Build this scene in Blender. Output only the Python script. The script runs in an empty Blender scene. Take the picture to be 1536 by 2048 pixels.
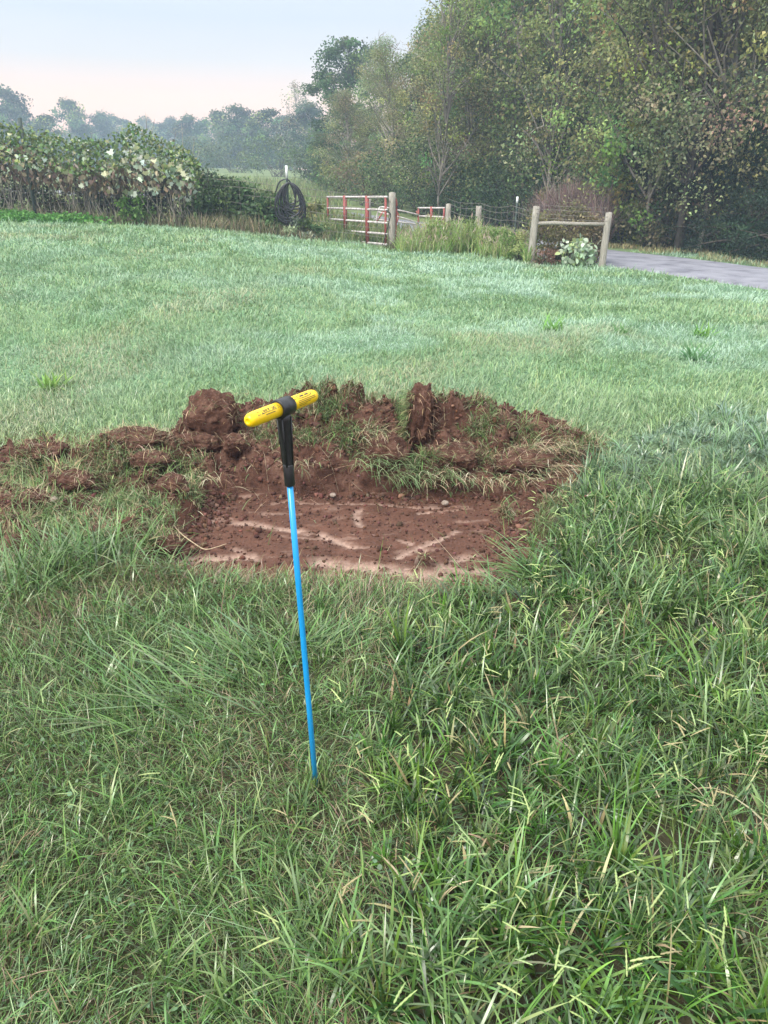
import bpy, bmesh, math, random
import numpy as np
from mathutils import Vector, Matrix, noise as mnoise

R = math.radians
S = bpy.context.scene
COL = S.collection
rng = np.random.default_rng(7)
random.seed(7)

# ------------------------------------------------------------------ camera, world, sun, exposure
F = 1490.0
TH = R(23.1)
EYE = 1.5
cam_d = bpy.data.cameras.new('camera')
cam_d.sensor_fit = 'VERTICAL'
cam_d.sensor_height = 24.0
cam_d.lens = 24.0 * F / 2048.0
cam_d.clip_start = 0.05
cam_d.clip_end = 4000
cam = bpy.data.objects.new('camera', cam_d)
COL.objects.link(cam)
cam.location = (0, 0, EYE)
cam.rotation_euler = (R(90) - TH, 0, 0)
S.camera = cam

S.render.resolution_x, S.render.resolution_y = 768, 1024
S.view_settings.view_transform = 'Standard'
S.view_settings.look = 'None'
S.view_settings.exposure = 0.36
S.view_settings.gamma = 1.0
S.render.engine = 'CYCLES'
S.cycles.max_bounces = 6
S.cycles.diffuse_bounces = 3
S.cycles.glossy_bounces = 2
S.cycles.transmission_bounces = 3
S.cycles.volume_bounces = 1
S.cycles.transparent_max_bounces = 4
S.cycles.caustics_reflective = False
S.cycles.caustics_refractive = False
S.cycles.use_adaptive_sampling = True
S.cycles.adaptive_threshold = 0.02

SUN_EL, SUN_AZ = R(46), R(-138)
W = bpy.data.worlds.new('World')
S.world = W
W.use_nodes = True
wn, wl = W.node_tree.nodes, W.node_tree.links
wn.clear()
wout = wn.new('ShaderNodeOutputWorld')
wbg = wn.new('ShaderNodeBackground')
wsky = wn.new('ShaderNodeTexSky')
wsky.sky_type = 'NISHITA'
wsky.sun_disc = False
wsky.sun_elevation = SUN_EL
wsky.sun_rotation = SUN_AZ
wsky.dust_density = 3.0
wbg.inputs['Strength'].default_value = 1.0
wtc = wn.new('ShaderNodeTexCoord')
wsep = wn.new('ShaderNodeSeparateXYZ')
wl.new(wtc.outputs['Generated'], wsep.inputs[0])
wmap = wn.new('ShaderNodeMapRange')
wmap.inputs['From Min'].default_value = 0.0
wmap.inputs['From Max'].default_value = 1.0
wl.new(wsep.outputs['Z'], wmap.inputs['Value'])
wr = wn.new('ShaderNodeValToRGB')
SKY_STOPS = [(0.0, (1.20, 0.56, 0.40)), (0.05, (1.12, 0.60, 0.43)), (0.10, (0.92, 0.68, 0.56)), (0.14, (0.65, 0.65, 0.66)), (0.18, (0.56, 0.62, 0.69)),
             (0.24, (0.62, 0.68, 0.76)), (0.40, (1.3, 1.36, 1.44)), (1.0, (1.75, 1.82, 1.9))]
wr.color_ramp.elements[0].position = SKY_STOPS[0][0]
wr.color_ramp.elements[0].color = (*SKY_STOPS[0][1], 1)
wr.color_ramp.elements[1].position = SKY_STOPS[-1][0]
wr.color_ramp.elements[1].color = (*SKY_STOPS[-1][1], 1)
for p, c in SKY_STOPS[1:-1]:
    e = wr.color_ramp.elements.new(p)
    e.color = (*c, 1)
wl.new(wmap.outputs[0], wr.inputs[0])
# thin high cloud streaks over the gradient
wno = wn.new('ShaderNodeTexNoise')
wno.inputs['Scale'].default_value = 2.2
wno.inputs['Detail'].default_value = 4
wmp = wn.new('ShaderNodeMapping')
wmp.inputs['Scale'].default_value = (1, 1, 7)
wl.new(wtc.outputs['Generated'], wmp.inputs[0])
wl.new(wmp.outputs[0], wno.inputs['Vector'])
wcr = wn.new('ShaderNodeMapRange')
wcr.inputs['From Min'].default_value = 0.4
wcr.inputs['From Max'].default_value = 0.75
wcr.inputs['To Min'].default_value = 0.0
wcr.inputs['To Max'].default_value = 0.16
wl.new(wno.outputs[0], wcr.inputs['Value'])
wmix = wn.new('ShaderNodeMix')
wmix.data_type = 'RGBA'
wl.new(wcr.outputs[0], wmix.inputs['Factor'])
wl.new(wr.outputs[0], wmix.inputs[6])
wmix.inputs[7].default_value = (.86, .84, .84, 1)
wsc = wn.new('ShaderNodeVectorMath')
wsc.operation = 'SCALE'
wsc.inputs['Scale'].default_value = 0.012
wl.new(wsky.outputs[0], wsc.inputs[0])
wadd = wn.new('ShaderNodeVectorMath')
wadd.operation = 'ADD'
wl.new(wmix.outputs[2], wadd.inputs[0])
wl.new(wsc.outputs[0], wadd.inputs[1])
wl.new(wadd.outputs[0], wbg.inputs['Color'])
wl.new(wbg.outputs[0], wout.inputs['Surface'])

sun_d = bpy.data.lights.new('sun', 'SUN')
sun_d.energy = 3.4
sun_d.angle = R(18)
sun_d.color = (1.0, 0.95, 0.86)
sun = bpy.data.objects.new('sun', sun_d)
COL.objects.link(sun)
_sd = Vector((math.sin(SUN_AZ) * math.cos(SUN_EL), math.cos(SUN_AZ) * math.cos(SUN_EL), math.sin(SUN_EL)))
sun.rotation_euler = _sd.to_track_quat('Z', 'Y').to_euler()

# ------------------------------------------------------------------ helpers: projection, noise, terrain
CT, ST = math.cos(TH), math.sin(TH)
def ray(px, py):
    xc, yc = (px - 768) / F, (1024 - py) / F
    return Vector((xc, CT + yc * ST, -ST + yc * CT))
def at(px, py, Y):
    r = ray(px, py)
    return Vector((0, 0, EYE)) + r * (Y / r.y)
def onz(px, py, z=0.0):
    r = ray(px, py)
    return Vector((0, 0, EYE)) + r * ((z - EYE) / r.z)
def colx(px, Y, z=0.5):
    """world x of picture column px at depth Y for a point about z high"""
    t = Y * CT + (EYE - z) * ST
    return (px - 768) / F * t

def _h(ix, iy, s):
    v = np.sin(ix * 127.1 + iy * 311.7 + s * 74.7) * 43758.5453
    return v - np.floor(v)
def vnoise(x, y, s=0):
    x, y = np.asarray(x, float), np.asarray(y, float)
    ix, iy = np.floor(x), np.floor(y)
    fx, fy = x - ix, y - iy
    fx, fy = fx * fx * (3 - 2 * fx), fy * fy * (3 - 2 * fy)
    a, b, c, d = _h(ix, iy, s), _h(ix + 1, iy, s), _h(ix, iy + 1, s), _h(ix + 1, iy + 1, s)
    return (a + (b - a) * fx) * (1 - fy) + (c + (d - c) * fx) * fy
def fbm(x, y, s=0, o=4):
    t, a, n = 0, 1.0, 0
    for k in range(o):
        t = t + a * vnoise(np.asarray(x) * 2 ** k, np.asarray(y) * 2 ** k, s + k * 3.1)
        n += a
        a *= 0.5
    return t / n
def sstep(a, b, x):
    t = np.clip((np.asarray(x, float) - a) / (b - a), 0, 1)
    return t * t * (3 - 2 * t)

def facets(x, y, s=0):
    """angular broken lumps: a tilted plane per random cell, and how near the cell's edge is"""
    x, y = np.asarray(x, float), np.asarray(y, float)
    ix, iy = np.floor(x), np.floor(y)
    best, sec, h = np.full(x.shape, 9.0), np.full(x.shape, 9.0), np.zeros(x.shape)
    for a in (-1, 0, 1):
        for b in (-1, 0, 1):
            cx, cy = ix + a, iy + b
            px, py = cx + _h(cx, cy, s), cy + _h(cx, cy, s + 1.7)
            d = np.hypot(x - px, y - py)
            v = _h(cx, cy, s + 2.9) + (x - px) * (_h(cx, cy, s + 4.1) - .5) * 1.6 + (y - py) * (_h(cx, cy, s + 5.3) - .5) * 1.6
            m = d < best
            sec = np.where(m, best, np.minimum(sec, d))
            h = np.where(m, v, h)
            best = np.minimum(best, d)
    return h, np.clip((sec - best) * 3, 0, 1)

def gz0(x, y):
    x, y = np.asarray(x, float), np.asarray(y, float)
    u = x / np.maximum(y, 3.0)
    A = np.interp(u, [-.55, -.36, -.2, -.125, .01, .15, .3, .6], [.95, .8, .68, .5, .25, .12, .05, .0])
    B = np.interp(u, [-.6, -.1, .1, .3, .6], [.045, .045, .028, .012, .005])
    z = sstep(4, 20, y) * A + np.clip(y - 20, 0, 90) * B
    z = z + .34 * np.exp(-(((x + 2.0) / 1.5) ** 2 + ((y - 23.3) / 1.6) ** 2))
    z = z + sstep(5, 8, y) * (1 - sstep(22, 30, y)) * .05 * (vnoise(x * .8, y * .6, 5) - .5)
    return z

# pit in the lawn
PIT = [(-1.08, 2.92), (.50, 2.71), (.95, 4.08), (-.98, 4.10)]
def pit_sd(x, y):
    d = None
    n = len(PIT)
    for i in range(n):
        (ax, ay), (bx, by) = PIT[i], PIT[(i + 1) % n]
        ex, ey = bx - ax, by - ay
        l = math.hypot(ex, ey)
        v = (x - ax) * ey / l - (y - ay) * ex / l
        d = v if d is None else np.maximum(d, v)
    return d
SLAB_Z = -0.125
def gz(x, y):
    sd = pit_sd(np.asarray(x, float), np.asarray(y, float)) + .05 * (fbm(np.asarray(x) * 7, np.asarray(y) * 7, 9, 3) - .5)
    return gz0(x, y) - .22 * (1 - sstep(-.05, .05, sd))

# heap of dug soil behind the pit
_cp = [(330, 890), (360, 850), (400, 812), (460, 812), (520, 822), (580, 800), (640, 782), (700, 788), (760, 798), (840, 806), (900, 798),
       (960, 803), (1010, 818), (1060, 828), (1120, 848), (1170, 872), (1225, 900)]
_cx = [colx(a, 4.55, .25) for a, b in _cp]
_cz = [at(a, b, 4.55).z for a, b in _cp]
# side lumps: px, py of the top, depth, sx, sy
_lm = [(270, 872, 4.25, .32, .20), (215, 885, 4.15, .25, .18), (85, 885, 4.15, .26, .18), (25, 990, 3.55, .15, .10), (-60, 960, 3.7, .25, .12),
       (215, 1062, 3.25, .15, .08), (300, 935, 3.9, .12, .10), (318, 1000, 3.6, .08, .12), (262, 1090, 3.2, .08, .10), (40, 1085, 3.15, .22, .10),
       (120, 940, 3.8, .16, .12), (150, 1000, 3.55, .14, .10), (1100, 985, 3.75, .12, .10), (1150, 1010, 3.7, .10, .06)]
LUMPS = []
for a, b, Y, sx, sy in _lm:
    p = at(a, b, Y)
    LUMPS.append((p.x, Y, max(.05, p.z), sx, sy))
def hz(x, y):
    """top of the loose soil (below ground where there is none)"""
    x, y = np.asarray(x, float), np.asarray(y, float)
    cz = np.interp(x, _cx, _cz, left=-.2, right=-.2)
    cy = 4.55 + .10 * (vnoise(x * 2.3, x * 0, 3) - .5)
    fr = 3.98 + .10 * (vnoise(x * 4, x * 0 + 2, 8) - .5)
    back = 5.15 + .25 * (vnoise(x * 2.5, x * 0 + 7, 4) - .5)
    t = np.clip((y - fr) / (cy - fr), 0, 1)
    front = .42 * sstep(0, .16, t) + .58 * sstep(.05, 1, t)
    bk = 1 - sstep(0, 1, np.clip((y - cy) / (back - cy), 0, 1))
    prof = np.where(y < cy, front, bk)
    z = -.16 + (cz + .16) * prof
    z = np.where((cz < -.1), -.2, z)
    for lx, ly, lz, sx, sy in LUMPS:
        d2 = ((x - lx) / sx) ** 2 + ((y - ly) / sy) ** 2
        z = np.maximum(z, np.where(d2 < 5.5, -.10 + (lz + .10) * np.exp(-.5 * d2), -.2))
    zl = sstep(-3.25, -2.9, x) * (1 - sstep(-1.25, -1.0, x)) * sstep(3.1, 3.3, y) * (1 - sstep(4.2, 4.55, y))
    z = np.maximum(z, np.where(zl > .01, -.09 + zl * (.055 + .24 * (fbm(x * 2.6, y * 2.6, 51, 3) - .40)), -.2))
    n1 = fbm(x * 5, y * 5, 11, 3) - .5
    n2 = np.abs(fbm(x * 13, y * 13, 21, 3) - .5) * 2
    n3 = fbm(x * 45, y * 45, 31, 2) - .5
    m = sstep(-.15, .02, z)
    wx, wy = x + .03 * (fbm(x * 9, y * 9, 15, 2) - .5), y + .03 * (fbm(x * 9 + 5, y * 9, 16, 2) - .5)
    f1, e1 = facets(wx * 7.5, wy * 7.5, 41)
    f2, e2 = facets(wx * 19, wy * 19, 43)
    z = z + m * (.15 * n1 + .05 * (n2 - .25) + .022 * n3 + .085 * (f1 * e1 ** .5 - .38) + .034 * (f2 * e2 ** .5 - .38))
    return z
def top(x, y):
    return np.maximum(gz(x, y), hz(x, y))

# ------------------------------------------------------------------ helpers: materials
def _nt(name):
    m = bpy.data.materials.new(name)
    m.use_nodes = True
    nt = m.node_tree
    return m, nt.nodes, nt.links, nt.nodes['Principled BSDF']
def mat_noise(name, c1, c2, scale=8, rough=.85, bump=.0, bscale=None, detail=6, spec=.3, stretch=(1, 1, 1), c3=None):
    m, n, l, b = _nt(name)
    tc = n.new('ShaderNodeTexCoord')
    mp = n.new('ShaderNodeMapping')
    mp.inputs['Scale'].default_value = stretch
    l.new(tc.outputs['Object'], mp.inputs[0])
    no = n.new('ShaderNodeTexNoise')
    no.inputs['Scale'].default_value = scale
    no.inputs['Detail'].default_value = detail
    no.inputs['Roughness'].default_value = .65
    l.new(mp.outputs[0], no.inputs['Vector'])
    cr = n.new('ShaderNodeValToRGB')
    cr.color_ramp.elements[0].position = .32
    cr.color_ramp.elements[0].color = (*c1, 1)
    cr.color_ramp.elements[1].position = .68
    cr.color_ramp.elements[1].color = (*c2, 1)
    if c3:
        e = cr.color_ramp.elements.new(.5)
        e.color = (*c3, 1)
    l.new(no.outputs[0], cr.inputs[0])
    l.new(cr.outputs[0], b.inputs['Base Color'])
    b.inputs['Roughness'].default_value = rough
    b.inputs['Specular IOR Level'].default_value = spec
    if bump:
        n2 = n.new('ShaderNodeTexNoise')
        n2.inputs['Scale'].default_value = bscale or scale * 3
        n2.inputs['Detail'].default_value = 8
        n2.inputs['Roughness'].default_value = .7
        l.new(mp.outputs[0], n2.inputs['Vector'])
        bp = n.new('ShaderNodeBump')
        bp.inputs['Strength'].default_value = bump
        bp.inputs['Distance'].default_value = .02
        l.new(n2.outputs[0], bp.inputs['Height'])
        l.new(bp.outputs[0], b.inputs['Normal'])
    return m
def mat_leaf(name, rough=.5, trans=.25, spec=.4):
    """colour comes from the per-leaf colour of the mesh"""
    m, n, l, b = _nt(name)
    a = n.new('ShaderNodeAttribute')
    a.attribute_name = 'Col'
    l.new(a.outputs['Color'], b.inputs['Base Color'])
    b.inputs['Roughness'].default_value = rough
    b.inputs['Specular IOR Level'].default_value = spec
    t = n.new('ShaderNodeBsdfTranslucent')
    l.new(a.outputs['Color'], t.inputs['Color'])
    mx = n.new('ShaderNodeMixShader')
    mx.inputs[0].default_value = trans
    l.new(b.outputs[0], mx.inputs[1])
    l.new(t.outputs[0], mx.inputs[2])
    l.new(mx.outputs[0], n['Material Output'].inputs['Surface'])
    return m
def mat_plain(name, c, rough=.5, spec=.5, metal=0.0, wear=.12):
    return mat_noise(name, tuple(v * (1 - wear) for v in c), tuple(min(1, v * (1 + wear)) for v in c), 14, rough, spec=spec) if metal == 0 else _metal(name, c, rough)
def _metal(name, c, rough):
    m = mat_noise(name, tuple(v * .75 for v in c), c, 20, rough)
    m.node_tree.nodes['Principled BSDF'].inputs['Metallic'].default_value = .6
    return m

M = {}
M['grass'] = mat_leaf('grass', .34, .16, .6)
M['broad'] = mat_leaf('broad_grass', .30, .16, .6)
M['lawn'] = mat_leaf('dewy_lawn', .5, .22, .45)
M['straw'] = mat_leaf('straw', .8, .1, .2)
M['leaf'] = mat_leaf('tree_leaf', .55, .4, .3)
M['vine'] = mat_leaf('vine_leaf', .5, .2, .4)
M['bark'] = mat_noise('bark', (.15, .13, .11), (.42, .39, .34), 9, .9, .6, 30, stretch=(1, 1, .25))
M['dark_bark'] = mat_noise('dark_bark', (.035, .03, .025), (.12, .10, .085), 9, .95, .6, 30, stretch=(1, 1, .25))
M['soil'] = mat_noise('soil', (.048, .024, .017), (.20, .115, .083), 11, .95, 1.0, 55, detail=12, spec=.15, c3=(.108, .054, .039))
M['clod'] = mat_noise('clod_soil', (.048, .024, .017), (.20, .115, .083), 16, .95, 1.0, 70, detail=12, spec=.15, c3=(.108, .054, .039))
M['wood'] = mat_noise('weathered_wood', (.20, .18, .15), (.52, .49, .44), 10, .9, .9, 40, stretch=(9, 9, .5), c3=(.36, .335, .29))
M['white_metal'] = mat_noise('galvanised_rail', (.26, .22, .21), (.62, .59, .58), 9, .6, c3=(.50, .46, .45))
M['red_paint'] = mat_noise('faded_red_paint', (.20, .05, .045), (.38, .13, .115), 9, .6, c3=(.29, .075, .068))
M['wire'] = mat_noise('rusty_wire', (.10, .09, .08), (.26, .24, .22), 30, .6)
M['tpost'] = mat_noise('green_post', (.03, .05, .045), (.08, .10, .09), 20, .7)
M['white_paint'] = mat_noise('white_paint', (.72, .76, .78), (.86, .88, .88), 20, .6)
M['rubber'] = mat_noise('black_rubber', (.010, .010, .014), (.026, .026, .034), 30, .38, spec=.5)
M['yellow'] = mat_noise('yellow_vinyl', (.82, .52, .004), (.90, .60, .008), 30, .34, spec=.5)
M['black_plastic'] = mat_noise('black_plastic', (.010, .011, .013), (.020, .021, .024), 60, .36, .08, 300, spec=.5)
M['blue'] = mat_noise('blue_fibreglass', (.008, .25, .60), (.016, .33, .72), 40, .32, spec=.5, stretch=(8, 8, .4))
M['ink'] = mat_plain('black_ink', (.03, .03, .03), .6)
M['asphalt'] = mat_noise('asphalt', (.11, .11, .135), (.26, .26, .295), 1.7, .85, .4, 60, detail=15, c3=(.21, .21, .24))

# ------------------------------------------------------------------ helpers: mesh
def np_mesh(name, V, faces, cols=None, smooth=False, mat=None):
    """faces: list of (k-gon index arrays shape (n,k))"""
    me = bpy.data.meshes.new(name)
    V = np.ascontiguousarray(V, np.float32)
    me.vertices.add(len(V))
    me.vertices.foreach_set('co', V.ravel())
    loops = np.concatenate([np.asarray(f, np.int32).ravel() for f in faces])
    tot = np.concatenate([np.full(len(f), np.asarray(f).shape[1], np.int32) for f in faces])
    st = np.concatenate([[0], np.cumsum(tot)[:-1]]).astype(np.int32)
    me.loops.add(len(loops))
    me.loops.foreach_set('vertex_index', loops)
    me.polygons.add(len(tot))
    me.polygons.foreach_set('loop_start', st)
    me.polygons.foreach_set('loop_total', tot)
    if smooth:
        me.polygons.foreach_set('use_smooth', np.ones(len(tot), bool))
    if cols is not None:
        ca = me.color_attributes.new('Col', 'FLOAT_COLOR', 'POINT')
        c4 = np.ones((len(V), 4), np.float32)
        c4[:, :3] = cols
        ca.data.foreach_set('color', c4.ravel())
    if mat:
        me.materials.append(mat)
    me.update(calc_edges=True)
    return me
def link(name, me, parent=None, loc=None):
    o = bpy.data.objects.new(name, me)
    COL.objects.link(o)
    if parent:
        o.parent = parent
    if loc is not None:
        o.location = loc
    return o
def tag(o, label, cat, group=None, kind=None):
    if label:
        o['label'] = label
    if cat:
        o['category'] = cat
    if group:
        o['group'] = group
    if kind:
        o['kind'] = kind
    return o
def thing(name, label, cat, loc=(0, 0, 0), rz=0, group=None):
    o = bpy.data.objects.new(name, None)
    o.empty_display_size = .1
    COL.objects.link(o)
    o.location = loc
    o.rotation_euler = (0, 0, rz)
    return tag(o, label, cat, group)
def copy_tree(o, parent=None):
    c = o.copy()
    COL.objects.link(c)
    if parent:
        c.parent = parent
    for ch in [k for k in o.children]:
        copy_tree(ch, c)
    return c

class MB:
    """collects tubes and boxes into one mesh"""
    def __init__(s):
        s.V, s.F, s.n = [], {}, 0
    def add(s, V, *faces):
        for f in faces:
            f = np.asarray(f) + s.n
            s.F.setdefault(f.shape[1], []).append(f)
        s.V.append(np.asarray(V, float))
        s.n += len(V)
    def tube(s, pts, rad, k=6, cap=True):
        P = np.asarray([tuple(p) for p in pts], float)
        n = len(P)
        rad = np.broadcast_to(np.asarray(rad, float), (n,))
        T = np.gradient(P, axis=0)
        T /= np.maximum(np.linalg.norm(T, axis=1, keepdims=True), 1e-9)
        ref = np.array([0, 0, 1.0]) if abs(T[0, 2]) < .9 else np.array([1.0, 0, 0])
        U = np.cross(T, ref)
        U /= np.maximum(np.linalg.norm(U, axis=1, keepdims=True), 1e-9)
        B = np.cross(T, U)
        a = np.arange(k) / k * 2 * np.pi
        V = P[:, None] + rad[:, None, None] * (np.cos(a)[None, :, None] * U[:, None] + np.sin(a)[None, :, None] * B[:, None])
        i = np.arange(n - 1)[:, None] * k
        j = np.arange(k)[None]
        q = np.stack([i + j, i + (j + 1) % k, i + k + (j + 1) % k, i + k + j], -1).reshape(-1, 4)
        fs = [q]
        if cap:
            fs.append(np.arange(k)[None, ::-1])
            fs.append((np.arange(k) + (n - 1) * k)[None])
        s.add(V.reshape(-1, 3), *fs)
    def box(s, c, size, rz=0, rot=None):
        v = np.array([[x, y, z] for x in (-.5, .5) for y in (-.5, .5) for z in (-.5, .5)]) * np.asarray(size)
        m = np.array(Matrix.Rotation(rz, 3, 'Z') if rot is None else rot)
        v = v @ m.T + np.asarray(tuple(c))
        s.add(v, [[0, 1, 3, 2], [4, 6, 7, 5], [0, 4, 5, 1], [2, 3, 7, 6], [0, 2, 6, 4], [1, 5, 7, 3]])
    def mesh(s, name, mat=None, smooth=True):
        me = np_mesh(name, np.concatenate(s.V), [np.concatenate(f) for f in s.F.values()], None, smooth, mat)
        return me
    def build(s, name, mat=None, parent=None, smooth=True):
        return link(name, s.mesh(name, mat, smooth), parent)

def blades(P, L, Wd, az, tilt, curve, c0, c1, nseg=3, gfun=None, twist=None):
    """many grass blades as arrays -> V, faces, colours"""
    N = len(P)
    L, Wd, az, tilt, curve = [np.broadcast_to(np.asarray(a, float), (N,)) for a in (L, Wd, az, tilt, curve)]
    tw = np.zeros(N) if twist is None else twist
    pos = np.array(P, float)
    Vs, Cs = [], []
    side = np.stack([-np.sin(az + tw), np.cos(az + tw), np.zeros(N)], 1)
    for k in range(nseg + 1):
        t = k / nseg
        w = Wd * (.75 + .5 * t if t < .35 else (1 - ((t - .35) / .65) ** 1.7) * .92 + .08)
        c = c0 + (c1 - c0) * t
        if k < nseg:
            Vs += [pos - side * w[:, None] * .5, pos + side * w[:, None] * .5]
            Cs += [c, c]
            th = tilt + curve * (k + .5) / nseg
            d = np.stack([np.sin(th) * np.cos(az), np.sin(th) * np.sin(az), np.cos(th)], 1)
            pos = pos + d * (L / nseg)[:, None]
            if gfun is not None:
                g = gfun(pos[:, 0], pos[:, 1]) + .004 + .004 * k
                pos[:, 2] = np.maximum(pos[:, 2], g)
        else:
            Vs += [pos]
            Cs += [c]
    m = 2 * nseg + 1
    V = np.stack(Vs, 1).reshape(-1, 3)
    C = np.clip(np.stack(Cs, 1).reshape(-1, 3), 0, 1)
    b = np.arange(N)[:, None] * m
    Q = [b + np.array([[2 * k, 2 * k + 1, 2 * k + 3, 2 * k + 2]]) for k in range(nseg - 1)]
    fs = ([np.concatenate(Q)] if Q else []) + [b + np.array([[2 * nseg - 2, 2 * nseg - 1, 2 * nseg]])]
    return V, fs, C
def merge(parts):
    Vs, Cs, F, n = [], [], {}, 0
    for V, fs, C in parts:
        for f in fs:
            F.setdefault(f.shape[1], []).append(f + n)
        Vs.append(V)
        Cs.append(C)
        n += len(V)
    return np.concatenate(Vs), [np.concatenate(f) for f in F.values()], np.concatenate(Cs)
def jit(c, n, s=.15, g=None):
    g = g or rng
    b = np.asarray(c)[None] * (1 + s * g.standard_normal((n, 1))) * (1 + s * .45 * g.standard_normal((n, 3)))
    return np.clip(b, .005, 1)
def pick(pal, n, s=.15, w=None, g=None):
    g = g or rng
    pal = np.asarray(pal, float)
    i = g.choice(len(pal), n, p=w)
    return np.clip(pal[i] * (1 + s * g.standard_normal((n, 1))) * (1 + .4 * s * g.standard_normal((n, 3))), .005, 1)

KITE = np.array([(0, 0), (.5, .45), (0, 1), (-.5, .45)])
OVAL = np.array([(0, 0), (.34, .2), (.5, .5), (.28, .82), (0, 1), (-.28, .82), (-.5, .5), (-.34, .2)])
LOBED = np.array([(0, .12), (.32, 0), (.42, .22), (.62, .38), (.36, .5), (.34, .78), (.12, .7), (0, 1), (-.12, .7), (-.34, .78), (-.36, .5), (-.62, .38), (-.42, .22), (-.32, 0)])
def leaves(C, A, Nn, ln, wd, col, shape=KITE, fold=.15):
    """leaf polygons: C base points, A axis, Nn normals"""
    N = len(C)
    A = A / np.maximum(np.linalg.norm(A, axis=1, keepdims=True), 1e-9)
    B = np.cross(Nn, A)
    B /= np.maximum(np.linalg.norm(B, axis=1, keepdims=True), 1e-9)
    Nn = np.cross(A, B)
    ln = np.broadcast_to(ln, (N,))
    wd = np.broadcast_to(wd, (N,))
    k = len(shape)
    sx, sy = shape[:, 0], shape[:, 1]
    V = C[:, None] + B[:, None] * (sx[None, :, None] * wd[:, None, None]) + A[:, None] * (sy[None, :, None] * ln[:, None, None]) \
        + Nn[:, None] * ((np.abs(sx) * fold * 2 - .25 * sy ** 2)[None, :, None] * wd[:, None, None])
    f = np.arange(N)[:, None] * k + np.arange(k)[None]
    return V.reshape(-1, 3), [f], np.repeat(col, k, 0)
def rdir(n, g=None, up=0.0):
    g = g or rng
    v = g.standard_normal((n, 3))
    v[:, 2] += up
    return v / np.linalg.norm(v, axis=1, keepdims=True)

# ------------------------------------------------------------------ the ground, one sheet
def axis(a, b, step, lo, hi, grow=1.18):
    v = list(np.arange(a, b + step / 2, step))
    s, p = step, v[-1]
    while p < hi:
        s *= grow
        p += s
        v.append(p)
    s, p = step, v[0]
    while p > lo:
        s *= grow
        p -= s
        v.insert(0, p)
    return np.array(v)
gx = axis(-3.4, 3.4, .04, -240, 240, 1.12)
gy = axis(.5, 5.6, .04, -40, 300, 1.06)
GX, GY = np.meshgrid(gx, gy)
GZ = gz(GX, GY)
nx, ny = len(gx), len(gy)
ii = (np.arange(ny - 1)[:, None] * nx + np.arange(nx - 1)[None]).ravel()
gf = np.stack([ii, ii + 1, ii + nx + 1, ii + nx], 1)
# colour: soil in the pit and thatch under the lawn, meadow green further off
soilm = 1 - sstep(.02, .15, pit_sd(GX, GY))
soilm = np.maximum(soilm, ((GX > -3.3) & (GX < 1.6)) * sstep(3.05, 3.25, GY) * (1 - sstep(4.7, 5.1, GY)) * (GX < np.interp(GY, [3, 4, 5], [-.9, 1.2, 1.6])) * .9)[..., None]
thatch = np.array([.050, .046, .026])
lawnc = np.array([.14, .24, .13])
field = np.array([.15, .19, .08])
tt = sstep(2.5, 7, GY)[..., None]
ff = sstep(19, 24, GY)[..., None]
gc = thatch * (1 - tt) + lawnc * tt
gc = gc * (1 - ff) + field * ff
gc = gc * (.8 + .4 * fbm(GX * 3, GY * 3, 40, 4))[..., None]
gc = gc * (1 - soilm) + np.array([.105, .048, .033]) * soilm
gme = np_mesh('ground', np.stack([GX, GY, GZ], -1).reshape(-1, 3), [gf], gc.reshape(-1, 3), True)
mg, n_, l_, b_ = _nt('ground')
a_ = n_.new('ShaderNodeAttribute')
a_.attribute_name = 'Col'
tc_ = n_.new('ShaderNodeTexCoord')
no_ = n_.new('ShaderNodeTexNoise')
no_.inputs['Scale'].default_value = 24
no_.inputs['Detail'].default_value = 10
l_.new(tc_.outputs['Object'], no_.inputs['Vector'])
mr_ = n_.new('ShaderNodeMapRange')
mr_.inputs['To Min'].default_value = .55
mr_.inputs['To Max'].default_value = 1.45
l_.new(no_.outputs[0], mr_.inputs['Value'])
vm_ = n_.new('ShaderNodeVectorMath')
vm_.operation = 'SCALE'
l_.new(a_.outputs['Color'], vm_.inputs[0])
l_.new(mr_.outputs[0], vm_.inputs['Scale'])
l_.new(vm_.outputs[0], b_.inputs['Base Color'])
b_.inputs['Roughness'].default_value = .95
b_.inputs['Specular IOR Level'].default_value = .15
bp_ = n_.new('ShaderNodeBump')
bp_.inputs['Strength'].default_value = .8
bp_.inputs['Distance'].default_value = .02
l_.new(no_.outputs[0], bp_.inputs['Height'])
l_.new(bp_.outputs[0], b_.inputs['Normal'])
gme.materials.append(mg)
tag(link('ground', gme), None, None, kind='structure')

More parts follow.
